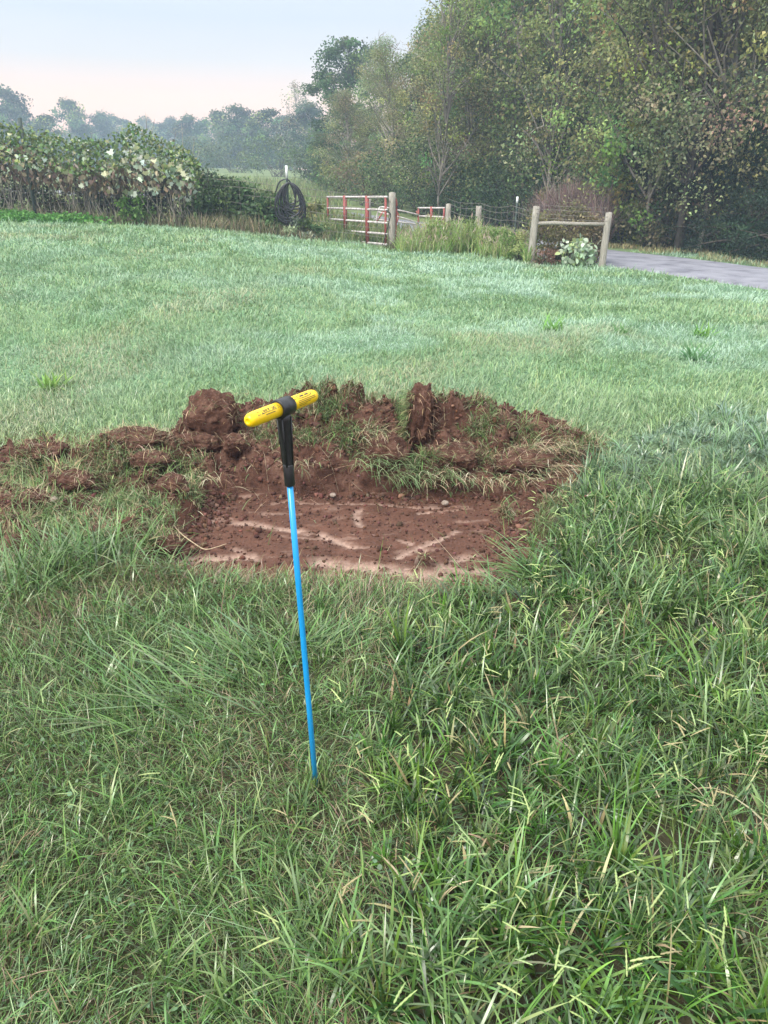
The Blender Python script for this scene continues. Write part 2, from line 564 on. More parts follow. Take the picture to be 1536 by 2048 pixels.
# ------------------------------------------------------------------ the lane
def catmull(pts, n=10):
    P = [Vector(p) for p in pts]
    P = [P[0] * 2 - P[1]] + P + [P[-1] * 2 - P[-2]]
    out = []
    for i in range(1, len(P) - 2):
        for k in range(n):
            t = k / n
            a, b, c, d = P[i - 1], P[i], P[i + 1], P[i + 2]
            out.append(.5 * ((2 * b) + (c - a) * t + (2 * a - 5 * b + 4 * c - d) * t * t + (3 * b - a - 3 * c + d) * t ** 3))
    out.append(P[-2])
    return out
ROAD = catmull([(16, -12), (12.6, 3), (9.9, 9.2), (8.0, 13.6), (6.4, 17.4), (4.8, 21.2), (3.2, 24.8), (.5, 28.4), (-4, 31.6), (-11, 34.8), (-22, 38), (-40, 42)], 14)
RV = []
NR = 13
for i, p in enumerate(ROAD):
    d = (ROAD[min(i + 1, len(ROAD) - 1)] - ROAD[max(i - 1, 0)]).normalized()
    nrm = Vector((d.y, -d.x))
    for k in range(NR):
        s = (k / (NR - 1) - .5)
        hw = 1.78 + .10 * (vnoise(i * .7, k * 0 + (0 if s < 0 else 9), 2) - .5)
        q = p + nrm * s * 2 * hw
        edge = -.05 if k in (0, NR - 1) else 0.025 + .03 * (1 - 4 * s * s)
        RV.append((q.x, q.y, float(gz0(q.x, q.y)) + edge))
rf = [[i * NR + k, i * NR + k + 1, (i + 1) * NR + k + 1, (i + 1) * NR + k] for i in range(len(ROAD) - 1) for k in range(NR - 1)]
rme = np_mesh('lane', np.array(RV), [np.array(rf)], None, True, M['asphalt'])
tag(link('lane', rme), 'grey asphalt lane curving past the fence in front of the woods', 'lane', kind='structure')
RPX = np.array([(p.x, p.y) for p in ROAD])
def road_dist(x, y):
    d = np.full(np.shape(x), 1e9)
    for a, b in zip(RPX[:-1], RPX[1:]):
        e = b - a
        t = np.clip(((x - a[0]) * e[0] + (y - a[1]) * e[1]) / (e @ e), 0, 1)
        d = np.minimum(d, np.hypot(x - a[0] - t * e[0], y - a[1] - t * e[1]))
    return d

# ------------------------------------------------------------------ slab at the bottom of the pit
sx_ = np.arange(-1.18, 1.06, .011)
sy_ = np.arange(2.62, 4.06, .011)
SX, SY = np.meshgrid(sx_, sy_)
STREAKS = [([(352, 1128), (420, 1122), (500, 1118)], .030, 1), ([(470, 1105), (515, 1128)], .020, .8), ([(430, 1048), (500, 1052), (570, 1064), (640, 1075), (705, 1098)], .026, 1),
           ([(560, 1078), (640, 1082)], .014, .7), ([(600, 1012), (760, 1014), (840, 1022), (935, 1018)], .010, .9), ([(840, 1032), (945, 1022)], .012, .9), ([(718, 1022), (712, 1046), (722, 1058)], .018, .9),
           ([(640, 1130), (740, 1140), (830, 1150), (905, 1160)], .045, 1), ([(795, 1120), (850, 1095), (915, 1068)], .018, 1), ([(798, 1084), (822, 1092)], .014, .8),
           ([(905, 1128), (960, 1110)], .022, .8), ([(420, 1010), (445, 1040)], .012, .6), ([(880, 1140), (985, 1150)], .035, .9), ([(500, 1030), (600, 1033)], .008, .5)]
bare = np.zeros(SX.shape)
wob = .03 * (fbm(SX * 9, SY * 9, 61, 3) - .5)
for pl, w, a in STREAKS:
    P = [onz(p[0], p[1], SLAB_Z) for p in pl]
    d = np.full(SX.shape, 9.0)
    for p, q in zip(P[:-1], P[1:]):
        ex, ey = q.x - p.x, q.y - p.y
        t = np.clip(((SX - p.x) * ex + (SY - p.y) * ey) / (ex * ex + ey * ey), 0, 1)
        d = np.minimum(d, np.hypot(SX - p.x - t * ex, (SY - p.y - t * ey)))
    bare = np.maximum(bare, a * (1 - sstep(w * .1, w * 1.9, d + wob * .6 + .5 * w * (fbm(SX * 30, SY * 30, 77, 2) - .5))))
scr = fbm(SX * 5 + SY * 3, SY * 26 - SX * 4, 71, 3)
bare = bare * sstep(.30, .58, fbm(SX * 14 + 3, SY * 22, 97, 3) + .12)
bare = np.clip(np.maximum(bare * .9, .45 * sstep(.60, .74, scr) * sstep(.45, .6, fbm(SX * 4, SY * 5, 93, 2))) * (.25 + 1.2 * fbm(SX * 70, SY * 70, 88, 2)), 0, 1)
SZ = SLAB_Z + (1 - bare) * (.016 * fbm(SX * 20, SY * 20, 81, 4) + .022 * np.abs(fbm(SX * 40, SY * 40, 83, 2) - .5) + .012 * (fbm(SX * 6, SY * 9, 85, 2) - .5)) + .004
sdv = pit_sd(SX, SY)
SZ = SZ + .05 * sstep(-.16, .02, sdv) * fbm(SX * 12, SY * 12, 91, 3)
pal_s = np.array([.092, .044, .030])
pal_b = np.array([.34, .235, .185])
sc = (pal_s * (.65 + .8 * fbm(SX * 16, SY * 16, 95, 4))[..., None]) + (pal_b - pal_s) * np.clip(bare, 0, 1)[..., None]
nsx, nsy = len(sx_), len(sy_)
ii = (np.arange(nsy - 1)[:, None] * nsx + np.arange(nsx - 1)[None]).ravel()
sf = np.stack([ii, ii + 1, ii + nsx + 1, ii + nsx], 1)
topV = np.stack([SX, SY, SZ], -1).reshape(-1, 3)
nb = len(topV)
rim = np.concatenate([np.arange(nsx), np.arange(1, nsy) * nsx + nsx - 1, (nsy - 1) * nsx + np.arange(nsx - 2, -1, -1), np.arange(nsy - 2, 0, -1) * nsx])
low = topV[rim].copy()
low[:, 2] = SLAB_Z - .10
m_ = len(rim)
kk = np.arange(m_)
sideq = np.stack([rim[kk], nb + kk, nb + (kk + 1) % m_, rim[(kk + 1) % m_]], 1)
ms, n_, l_, b_ = _nt('slab_face')
a_ = n_.new('ShaderNodeAttribute')
a_.attribute_name = 'Col'
tc_ = n_.new('ShaderNodeTexCoord')
no_ = n_.new('ShaderNodeTexNoise')
no_.inputs['Scale'].default_value = 70
no_.inputs['Detail'].default_value = 8
l_.new(tc_.outputs['Object'], no_.inputs['Vector'])
mr_ = n_.new('ShaderNodeMapRange')
mr_.inputs['To Min'].default_value = .6
mr_.inputs['To Max'].default_value = 1.4
l_.new(no_.outputs[0], mr_.inputs['Value'])
vm_ = n_.new('ShaderNodeVectorMath')
vm_.operation = 'SCALE'
l_.new(a_.outputs['Color'], vm_.inputs[0])
l_.new(mr_.outputs[0], vm_.inputs['Scale'])
l_.new(vm_.outputs[0], b_.inputs['Base Color'])
b_.inputs['Roughness'].default_value = .9
b_.inputs['Specular IOR Level'].default_value = .2
bp_ = n_.new('ShaderNodeBump')
bp_.inputs['Strength'].default_value = .7
bp_.inputs['Distance'].default_value = .012
l_.new(no_.outputs[0], bp_.inputs['Height'])
l_.new(bp_.outputs[0], b_.inputs['Normal'])
slab = link('buried_slab', np_mesh('buried_slab', np.concatenate([topV, low]), [np.concatenate([sf, sideq])], np.concatenate([sc.reshape(-1, 3), np.tile(pal_b, (m_, 1))]), True, ms))
tag(slab, 'flat pinkish slab smeared with brown soil at the bottom of the dug pit', 'slab')

# ------------------------------------------------------------------ heap of soil
hx = np.arange(-3.3, 1.75, .0125)
hy = np.arange(2.95, 5.5, .0125)
HX, HY = np.meshgrid(hx, hy)
HZ = hz(HX, HY)
G0 = gz(HX, HY)
keep = HZ > G0 - .03
hnx = len(hx)
ii = (np.arange(len(hy) - 1)[:, None] * hnx + np.arange(hnx - 1)[None])
kq = keep[:-1, :-1] | keep[1:, :-1] | keep[:-1, 1:] | keep[1:, 1:]
ii = ii[kq]
hf = np.stack([ii, ii + 1, ii + hnx + 1, ii + hnx], 1)
used, inv = np.unique(hf.ravel(), return_inverse=True)
hV = np.stack([HX, HY, HZ], -1).reshape(-1, 3)[used]
heap = link('soil_heap', np_mesh('soil_heap', hV, [inv.reshape(-1, 4)], None, True, M['soil']))
tag(heap, 'long heap of dug brown soil behind and left of the pit', 'soil heap')

# crumbs scattered over heap and slab
def ico(sub):
    bm = bmesh.new()
    bmesh.ops.create_icosphere(bm, subdivisions=sub, radius=1)
    V = np.array([v.co[:] for v in bm.verts])
    Fc = np.array([[v.index for v in f.verts] for f in bm.faces])
    bm.free()
    return V, Fc
M['crumb'] = mat_leaf('crumb_soil', .95, 0, .12)
I1, I1F = ico(1)
def crumbs(P, r):
    N = len(P)
    base = np.sign(I1[None]) * np.abs(I1[None]) ** .8 * (1 + .30 * rng.standard_normal((N, len(I1), 1)))
    base = base * (r[:, None, None] * rng.uniform(.6, 1.25, (N, 1, 3)))
    a = rng.uniform(0, 6.28, N)
    c, s = np.cos(a)[:, None], np.sin(a)[:, None]
    V = np.stack([base[..., 0] * c - base[..., 1] * s, base[..., 0] * s + base[..., 1] * c, base[..., 2]], -1) + P[:, None]
    f = (np.arange(N)[:, None, None] * len(I1) + I1F[None]).reshape(-1, 3)
    return V.reshape(-1, 3), f
N = 40000
x = rng.uniform(-3.2, 1.6, N)
y = rng.uniform(3.0, 5.3, N)
h = hz(x, y)
g = gz(x, y)
ok = h > g - .01
x, y, h = x[ok][:16000], y[ok][:16000], h[ok][:16000]
r = np.clip(rng.lognormal(-5.15, .5, len(x)), .003, .021)
P1 = np.stack([x, y, h + r * .1], 1)
N = 12000
x = rng.uniform(-1.05, .95, N)
y = rng.uniform(2.70, 4.0, N)
ok = (pit_sd(x, y) < .02)
x, y = x[ok], y[ok]
bi = bare[np.clip(((y - sy_[0]) / .011).astype(int), 0, nsy - 1), np.clip(((x - sx_[0]) / .011).astype(int), 0, nsx - 1)]
zz = SZ[np.clip(((y - sy_[0]) / .011).astype(int), 0, nsy - 1), np.clip(((x - sx_[0]) / .011).astype(int), 0, nsx - 1)]
edge = sstep(-.25, -.02, pit_sd(x, y))
ok = rng.random(len(x)) < (1 - bi) * (.35 + .65 * edge) * (.4 + .9 * fbm(x * 6, y * 6, 14, 2))
x, y, zz, edge = x[ok], y[ok], zz[ok], edge[ok]
r2 = np.clip(rng.lognormal(-5.5, .5, len(x)) * (1 + edge * 1.1), .002, .016)
P2 = np.stack([x, y, zz + r2 * .4], 1)
cv, cf = crumbs(np.concatenate([P1, P2]), np.concatenate([r, r2]))
ccol = np.repeat(pick([(.075, .038, .028), (.105, .054, .040), (.14, .078, .057), (.09, .046, .034), (.17, .10, .075)], len(P1) + len(P2), .2, [.3, .3, .15, .2, .05]), len(I1), 0)
tag(link('loose_soil', np_mesh('loose_soil', cv, [cf], ccol, False, M['crumb'])), 'loose crumbs of brown soil scattered over the heap and slab', 'soil crumbs', kind='stuff')

# big clods, each a thing
I5, I5F = ico(5)
def clod(name, label, cat, px, py, Y, size, seed, rough=.34, rz=0, group=None, sink=.0, tilt=0):
    c = at(px, py, Y)
    V = np.array([Vector(v) * (1 + rough * (mnoise.fractal(Vector(v) * 1.5 + Vector((seed, 3.1 * seed, 0)), 1.0, 2.0, 3) * .7)
                               + .14 * (abs(mnoise.noise(Vector(v) * 4.2 + Vector((0, seed, 5)))) - .25) + .075 * mnoise.noise(Vector(v) * 9 + Vector((seed, 0, 1))) + .05 * mnoise.noise(Vector(v) * 19 + Vector((seed, 0, 1)))) for v in I5])
    V = V * np.asarray(size)
    m = np.array(Matrix.Rotation(rz, 3, 'Z') @ Matrix.Rotation(tilt, 3, 'Y'))
    V = V @ m.T
    o = link(name, np_mesh(name, V, [I5F], None, True, M['clod']), None, (c.x, c.y, c.z - sink))
    tag(o, label, cat, group)
    return o, V + np.array([c.x, c.y, c.z - sink])
CG = 'large clods of dug soil'
CLODS = []
def addclod(*a, **k):
    o, V = clod(*a, **k)
    CLODS.append(V)
    return o
addclod('soil_clod', 'tall crumbly brown clod standing left of the yellow handle', 'clod', 424, 838, 4.32, (.155, .13, .165), 3, group=CG)
addclod('soil_clod', 'rounded wet brown clod at the foot of the tall clod', 'clod', 402, 885, 4.2, (.12, .09, .07), 5, group=CG)
addclod('soil_clod', 'small brown clod between the tall clod and the black stem', 'clod', 468, 888, 4.18, (.075, .07, .06), 8, group=CG)
addclod('soil_clod', 'low broad brown clod in the grass left of the heap', 'clod', 270, 880, 4.22, (.20, .13, .075), 11, group=CG)
addclod('soil_clod', 'root-bound brown clod overhanging the middle of the pit', 'clod', 775, 905, 4.1, (.12, .09, .11), 13, group=CG)
addclod('soil_clod', 'brown clod with smooth spade-cut face right of the upright sod', 'clod', 905, 915, 4.1, (.15, .09, .08), 17, group=CG)
addclod('soil_clod', 'small dark clod at the left edge of the picture', 'clod', 85, 900, 4.10, (.13, .10, .06), 19, group=CG)
addclod('soil_clod', 'flat rooty clod lying at the far left of the dug soil', 'clod', 35, 1000, 3.55, (.16, .10, .06), 23, group=CG)
addclod('soil_clod', 'round brown clod on the heap left of the upright sod', 'clod', 745, 826, 4.5, (.10, .08, .065), 29, group=CG)
addclod('soil_clod', 'broad crumbly clod on the right end of the heap', 'clod', 1085, 858, 4.5, (.16, .11, .075), 31, group=CG)
addclod('soil_clod', 'grass-capped clod hanging over the right back corner of the pit', 'clod', 1040, 925, 4.15, (.19, .11, .075), 37, group=CG)
addclod('soil_clod', 'broken brown clod in the torn grass above the pale stone at left', 'clod', 150, 962, 3.72, (.10, .08, .05), 43, group=CG)
addclod('soil_clod', 'low brown clod behind the long-bladed tuft at the left front', 'clod', 215, 1070, 3.22, (.11, .07, .05), 47, group=CG)
addclod('soil_clod', 'rough brown clod at the left back corner of the pit', 'clod', 345, 975, 3.75, (.09, .08, .07), 53, group=CG)
addclod('soil_clod', 'brown clod between the low broad clod and the pit', 'clod', 300, 920, 4.0, (.11, .08, .055), 59, group=CG)
addclod('soil_clod', 'small brown clod at the left front corner of the slab', 'clod', 338, 1088, 3.18, (.06, .05, .045), 61, group=CG)
addclod('soil_clod', 'flat brown clod half under grass at the lower left edge of the dug soil', 'clod', 45, 1080, 3.2, (.13, .08, .045), 67, group=CG)
addclod('soil_clod', 'small dark clod lying on the slab near its front', 'clod', 848, 1116, 3.12, (.028, .024, .016), 41, group=CG)
# a few stones
for px, py, Y, s, lab in [(110, 999, 3.5, .022, 'pale rounded stone in the disturbed grass at left'), (666, 990, 3.95, .018, 'grey-brown stone at the back wall of the pit, behind the slab'),
                          (890, 1006, 3.85, .02, 'small stone beside the back edge of the slab')]:
    o, V = clod('stone', lab, 'stone', px, py, Y, (s, s * .8, s * .7), px * .1, rough=.2)
    o.data.materials.clear()
    o.data.materials.append(bpy.data.materials.get('stone') or mat_noise('stone', (.20, .15, .12), (.36, .30, .25), 60, .9))

# upright sod with roots
ps = at(838, 826, 4.30)
sod = thing('sod_chunk', 'upright slab of sod with matted roots and green grass on its left face', 'sod', (ps.x, ps.y, ps.z - .165))
Vs_ = []
for v in I5:
    v = Vector(v)
    q = Vector((math.copysign(abs(v.x) ** .6, v.x), math.copysign(abs(v.y) ** .6, v.y), math.copysign(abs(v.z) ** .7, v.z)))
    d = 1 + .24 * mnoise.fractal(v * 2.2, 1, 2, 4) + .09 * mnoise.noise(v * 8) + .07 * mnoise.noise(v * 17)
    q = q * d
    Vs_.append((q.x * (.064 + .004 * v.z) + .012 * v.z, q.y * .085, q.z * .165 + .13))
sodV = np.array(Vs_) * 1.12
link('soil', np_mesh('soil', sodV, [I5F], None, True, M['clod']), sod)
k = rng.choice(len(sodV), 170)
bp = sodV[k]
ok = (bp[:, 1] < .05)
bp = bp[ok]
n = len(bp)
azr = np.arctan2(bp[:, 1], bp[:, 0]) + rng.normal(0, .5, n)
rootc = pick([(.30, .19, .11), (.42, .30, .18), (.2, .11, .07)], n, .15)
V, f, c = blades(bp, rng.uniform(.03, .10, n), .0032, azr, rng.uniform(.9, 1.6, n), rng.uniform(.9, 1.7, n), rootc, rootc, 4)
rootp = (V, f, c)
n = 900
bz = rng.uniform(-.02, .29, n)
bp = np.stack([-.055 + .02 * (bz - .12) / .15 + rng.normal(0, .008, n), rng.uniform(-.08, .08, n), bz], 1)
cc = pick([(.13, .20, .07), (.20, .26, .10), (.32, .30, .15), (.09, .16, .06)], n, .2)
V, f, c = blades(bp, rng.uniform(.04, .11, n), rng.uniform(.002, .004, n), math.pi + .4 + rng.normal(0, .6, n), rng.uniform(.7, 1.5, n), rng.uniform(.0, 1.2, n), cc * .8, cc * 1.15, 3)
V, f, c = merge([(V, f, c), rootp])
link('grass_and_roots', np_mesh('grass_and_roots', V, f, c, False, M['straw']), sod)

# ------------------------------------------------------------------ grass
DEW = np.array([.50, .69, .59])
def lawn_cols(x, y, n):
    """per blade colour over the lawn by distance and patch"""
    a = fbm(x * .9, y * .45, 101, 4)
    b = fbm(x * .9 + 40, y * 1.0, 111, 4)
    dry = sstep(.52, .70, fbm(x * .8 + 9, y * .5 + 4, 121, 4))
    green = pick([(.17, .29, .085), (.225, .36, .125), (.14, .25, .085), (.28, .38, .13)], n, .16)
    straw = pick([(.34, .37, .20), (.27, .31, .16), (.40, .39, .23)], n, .14)
    c = green
    k = (dry * .75 + .10)[:, None] * (rng.random((n, 1)) < .8)
    c = c * (1 - k) + straw * k
    dew = np.clip(.10 + .50 * sstep(.47, .64, b) * sstep(5, 8, y) * (.5 + .5 * sstep(-.35, .15, x / np.maximum(y, 1))) + .10 * sstep(3.5, 8, y), 0, .85)
    dew = dew * (1 - .6 * dry)
    dew = dew * sstep(2.6, 6.0, y) * rng.uniform(.5, 1.15, n)
    c = c * (.75 + .5 * fbm(x * 1.3 + 7, y * 1.1, 125, 4))[:, None]
    c = c * (1 - dew[:, None]) + DEW * dew[:, None] * (.9 + .25 * a[:, None])
    return c
def coarse_w(x, y):
    """1 where the broad-bladed grass grows (right of the rod), 0 in the fine turf"""
    nz = .22 * (fbm(x * 2.2, y * 2.2, 131, 3) - .5)
    xb = np.interp(y, [.8, 1.2, 1.6, 2.0, 2.4, 2.9, 3.3, 4.0, 4.6, 5.4], [-.12, -.06, -.02, .02, .10, .42, .78, 1.05, 1.5, 2.4])
    return sstep(-.10, .10, x - xb + nz) * (1 - sstep(4.8, 5.8, y))
def sample(y0, y1, dens, mx=1.0, add=1.3):
    wmax = mx * y1 + add
    n = int(dens * (y1 - y0) * 2 * wmax)
    x = rng.uniform(-wmax, wmax, n)
    y = rng.uniform(y0, y1, n)
    inner = np.abs(x) < .60 * y + .38
    k = (np.abs(x) < mx * y + add) & (inner | (rng.random(n) < .40))
    return x[k], y[k]
def lawn_ok(x, y):
    sd = pit_sd(x, y) + .09 * (fbm(x * 8, y * 8, 141, 3) - .5)
    k = sd > .02
    near = (y > 2.9) & (y < 5.5) & (x > -3.3) & (x < 1.8)
    hh = np.where(near, hz(x, y) - gz0(x, y), -1)
    k &= ~((hh > -.005) & near)
    k &= ~((x > -1.08) & (x < 1.12) & (y > 3.85) & (y < 4.3))
    far = y > 8
    rd = np.full(len(x), 9.0)
    if far.any():
        rd[far] = road_dist(x[far], y[far])
    k &= rd > 1.72 + .15 * (vnoise(x * 3, y * 3, 3) - .5)
    return k
fine_parts, coarse_parts, far_parts = [], [], []
BANDS = [(-.5, .72, 7000), (.72, 1.3, 21000), (1.3, 2.0, 19000), (2.0, 2.9, 14000), (2.9, 4.2, 8500), (4.2, 6, 4600), (6, 9, 2500), (9, 14, 1300), (14, 21.5, 620)]
for y0, y1, dens in BANDS:
    x, y = sample(y0, y1, dens)
    k = lawn_ok(x, y)
    x, y = x[k], y[k]
    cw = coarse_w(x, y)
    isc = rng.random(len(x)) < cw * .80
    # fine turf
    keepf = ~isc & (rng.random(len(x)) < 1 - .45 * cw)
    xf, yf = x[keepf], y[keepf]
    n = len(xf)
    ym = max(.9, (y0 + y1) / 2)
    hgt = np.interp(ym, [1, 3, 6, 20], [.066, .064, .052, .066])
    tall = fbm(xf * 2.5, yf * 1.6, 151, 3)
    L = hgt * rng.lognormal(0, .38, n) * (.55 + .9 * tall)
    wd = np.maximum(.0021, ym * .00085) * rng.uniform(.7, 1.5, n)
    flow = 6.28 * fbm(xf * .9, yf * .9, 161, 2) * 2
    az = flow + rng.normal(0, 1.5, n)
    tilt = np.abs(rng.normal(.55, .45, n))
    c = lawn_cols(xf, yf, n)
    nearw = (1 - sstep(2.6, 5.0, yf))[:, None]
    brown = fbm(xf * 3.2, yf * 3.2, 171, 4)
    br = sstep(.42, .68, brown)
    nc = pick([(.105, .215, .048), (.15, .275, .07), (.22, .33, .14), (.065, .145, .038), (.24, .29, .13)], n, .28)
    thc = pick([(.30, .22, .13), (.38, .30, .19), (.20, .135, .085)], n, .18)
    pk = (rng.random(n) < (.03 + .24 * br + .22 * sstep(1.9, 2.5, yf) * (1 - sstep(3.0, 3.4, yf)) * sstep(.40, .6, brown + .08)))[:, None]
    nc = np.where(pk, thc, nc)
    c = c * (1 - nearw) + nc * nearw
    V, f, cc = blades(np.stack([xf, yf, gz(xf, yf)], 1), L, wd, az, tilt, rng.uniform(.1, 1.3, n), c * .62, c * 1.12, 3, None, rng.uniform(-.9, .9, n))  # bases darkened and tips lightened in the colour, painted shade between blades
    (fine_parts if y1 <= 6 else far_parts).append((V, f, cc))
    # broad blades
    xs, ys = x[isc], y[isc]
    th = rng.random(len(xs)) < np.interp(ym, [1, 3, 6], [.038, .044, .055])
    xs, ys = xs[th], ys[th]
    if len(xs) and y1 <= 6.1:
        m = len(xs)
        cnt = rng.integers(6, 17, m)
        k = np.repeat(np.arange(m), cnt)
        n = len(k)
        big = fbm(xs * 2, ys * 2, 181, 3)
        tl_ = np.clip(rng.lognormal(-2.38, .36, m), .04, .24) * (.6 + .85 * big)
        tw_ = rng.choice([.0028, .0048, .0066, .0085], m, p=[.22, .30, .28, .20]) * np.interp(ym, [1, 4, 6], [1, 1.15, 1.4])
        tc_ = pick([(.045, .115, .016), (.070, .155, .022), (.032, .085, .017), (.12, .22, .036), (.07, .13, .045), (.16, .24, .075)], m, .24)
        lean_ = 6.28 * rng.random(m)
        az = np.where(rng.random(n) < .6, 6.28 * rng.random(n), lean_[k] + rng.normal(0, .6, n))
        px_, py_ = xs[k] + np.cos(az) * .010, ys[k] + np.sin(az) * .010
        c = np.clip(tc_[k] * (1 + .22 * rng.standard_normal((n, 1))), .01, 1)
        dk = rng.random(n) < .05
        c[dk] = pick([(.34, .26, .14), (.42, .38, .2)], dk.sum(), .15)
        dw_ = (sstep(3.0, 5.6, py_) * .45)[:, None]
        c = c * (1 - dw_) + DEW * .75 * dw_
        V, f, cc = blades(np.stack([px_, py_, gz(px_, py_)], 1), tl_[k] * rng.uniform(.45, 1.25, n), tw_[k] * rng.uniform(.75, 1.25, n), az, np.abs(rng.normal(.45, .38, n)), rng.uniform(.1, 1.8, n), c * .75, c * 1.15, 5, None, rng.uniform(-.7, .7, n))  # same painted shade, milder: darker base colour, lighter tip
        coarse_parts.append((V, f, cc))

x, y = sample(.8, 3.2, 60)
k = lawn_ok(x, y) & (coarse_w(x, y) < .4)
for X, Y in zip(x[k], y[k]):
    m = int(rng.integers(8, 30))
    sp = rng.uniform(.01, .05)
    c = pick([(.10, .19, .045), (.15, .25, .07), (.22, .30, .12), (.07, .14, .035)], m, .2)
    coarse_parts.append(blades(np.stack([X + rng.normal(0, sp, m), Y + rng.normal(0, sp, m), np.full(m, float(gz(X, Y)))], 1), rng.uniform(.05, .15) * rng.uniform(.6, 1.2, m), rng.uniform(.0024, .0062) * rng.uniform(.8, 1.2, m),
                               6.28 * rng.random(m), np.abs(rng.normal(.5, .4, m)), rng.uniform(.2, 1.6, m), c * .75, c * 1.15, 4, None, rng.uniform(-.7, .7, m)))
# blades closing round the foot of the rod
for m, rr_, hh_, ww_ in [(70, .05, .075, .003), (16, .045, .12, .0048)]:
    a_0 = 6.28 * rng.random(m)
    d_0 = rng.uniform(.012, rr_, m)
    c = pick([(.12, .21, .045), (.17, .27, .07), (.22, .30, .12), (.08, .15, .035)], m, .2)
    coarse_parts.append(blades(np.stack([-.187 + d_0 * np.cos(a_0), 1.586 + d_0 * np.sin(a_0), np.zeros(m)], 1), hh_ * rng.uniform(.6, 1.2, m), ww_, 6.28 * rng.random(m), np.abs(rng.normal(.25, .25, m)), rng.uniform(.1, 1.0, m), c * .8, c * 1.15, 4))
# low round-leaved clover in the turf
x, y = sample(.8, 2.8, 420)
k = lawn_ok(x, y) & (coarse_w(x, y) < .6) & (fbm(x * 3, y * 3, 301, 3) > .52)
x, y = x[k], y[k]
n = len(x)
C = np.stack([x, y, gz(x, y) + rng.uniform(.012, .045, n)], 1)
clc = pick([(.06, .13, .05), (.09, .17, .07), (.13, .21, .11)], n, .15)
coarse_parts.append(leaves(C, rdir(n) * np.array([1, 1, .3]), rdir(n, None, 2.5), rng.uniform(.008, .017, n), rng.uniform(.007, .014, n), clc, OVAL, .12))
# clumps of long blades: (px, py, spread, count, length, main azimuth or None)
CLUMPS = [(90, 1150, .20, 220, .30, None), (200, 1120, .22, 200, .26, None), (40, 1200, .18, 120, .26, None), (330, 1160, .16, 80, .2, None),
          (400, 1385, .26, 80, .30, math.pi * .98), (500, 1330, .22, 70, .24, math.pi * .9), (560, 1300, .12, 50, .2, None), (330, 1430, .18, 30, .26, math.pi), (420, 1195, .2, 60, .12, None), (540, 1200, .2, 50, .11, None), (690, 1205, .2, 60, .12, None), (820, 1212, .2, 70, .12, None), (930, 1215, .2, 80, .14, None), (250, 1250, .2, 70, .18, None), (150, 1330, .2, 60, .16, None),
          (640, 1300, .10, 60, .22, .4), (1180, 1110, .16, 120, .26, None), (1290, 1060, .22, 200, .28, None), (1420, 1010, .26, 240, .30, None),
          (1500, 1120, .22, 180, .28, None), (1080, 1150, .14, 90, .25, math.pi * .95), (1350, 980, .22, 120, .26, None), (1200, 1000, .12, 70, .2, None),
          (1020, 1180, .12, 70, .2, 2.6), (1300, 1200, .25, 180, .26, None), (860, 1400, .16, 90, .24, None), (1120, 1330, .2, 120, .24, None), (1000, 1850, .12, 70, .20, None),
          (1250, 1600, .2, 110, .22, None), (1450, 1450, .2, 120, .24, None), (700, 1950, .12, 80, .18, None), (880, 1960, .1, 60, .2, None), (1400, 1850, .14, 70, .2, None)]
for px, py, sp, cnt, ln, ma in CLUMPS:
    p = onz(px, py)
    n = cnt
    xs, ys = p.x + rng.normal(0, sp * .5, n), p.y + rng.normal(0, sp * .4, n)
    az = 6.28 * rng.random(n) if ma is None else ma + rng.normal(0, .5, n)
    tl = np.abs(rng.normal(.55, .35, n)) if ma is None else rng.uniform(.7, 1.45, n)
    cv_ = rng.uniform(.3, 1.5, n) if ma is None else rng.uniform(.1, .6, n)
    k = pit_sd(xs, ys) > .02
    xs, ys, az, tl, cv_ = xs[k], ys[k], az[k], tl[k], cv_[k]
    n = len(xs)
    c = pick([(.07, .15, .035), (.10, .19, .05), (.14, .235, .07), (.17, .25, .11)], n, .2)
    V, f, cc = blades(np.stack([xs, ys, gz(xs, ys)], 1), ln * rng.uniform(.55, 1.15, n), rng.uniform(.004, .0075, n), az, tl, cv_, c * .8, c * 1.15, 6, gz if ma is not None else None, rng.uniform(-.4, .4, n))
    coarse_parts.append((V, f, cc))
# scattered taller tufts over the far lawn
n = 520
tx = rng.uniform(-11, 9, n)
ty = rng.uniform(4.8, 19, n)
k = lawn_ok(tx, ty) & (np.abs(tx) < .62 * ty + .4)
tx, ty = tx[k], ty[k]
for X, Y in zip(tx, ty):
    m = rng.integers(8, 26)
    sp = rng.uniform(.04, .16)
    xs, ys = X + rng.normal(0, sp, m), Y + rng.normal(0, sp, m)
    c = pick([(.15, .30, .10), (.20, .36, .15), (.26, .38, .18)], m, .15)
    dwf = float(sstep(5, 12, Y)) * .35
    c = c * (1 - dwf) + DEW * dwf
    V, f, cc = blades(np.stack([xs, ys, gz(xs, ys)], 1), rng.uniform(.10, .20, m), max(.004, Y * .0008), 6.28 * rng.random(m), np.abs(rng.normal(.4, .3, m)), rng.uniform(.2, 1.2, m), c * .8, c * 1.1, 3)
    far_parts.append((V, f, cc))

V, f, c = merge(fine_parts)
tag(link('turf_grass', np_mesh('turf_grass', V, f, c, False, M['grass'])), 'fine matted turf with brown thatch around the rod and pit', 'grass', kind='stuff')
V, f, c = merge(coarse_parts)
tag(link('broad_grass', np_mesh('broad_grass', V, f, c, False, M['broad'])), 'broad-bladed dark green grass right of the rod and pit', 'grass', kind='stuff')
V, f, c = merge(far_parts)
tag(link('lawn', np_mesh('lawn', V, f, c, False, M['lawn'])), 'pale dewy mown lawn between the pit and the fence', 'lawn', kind='stuff')

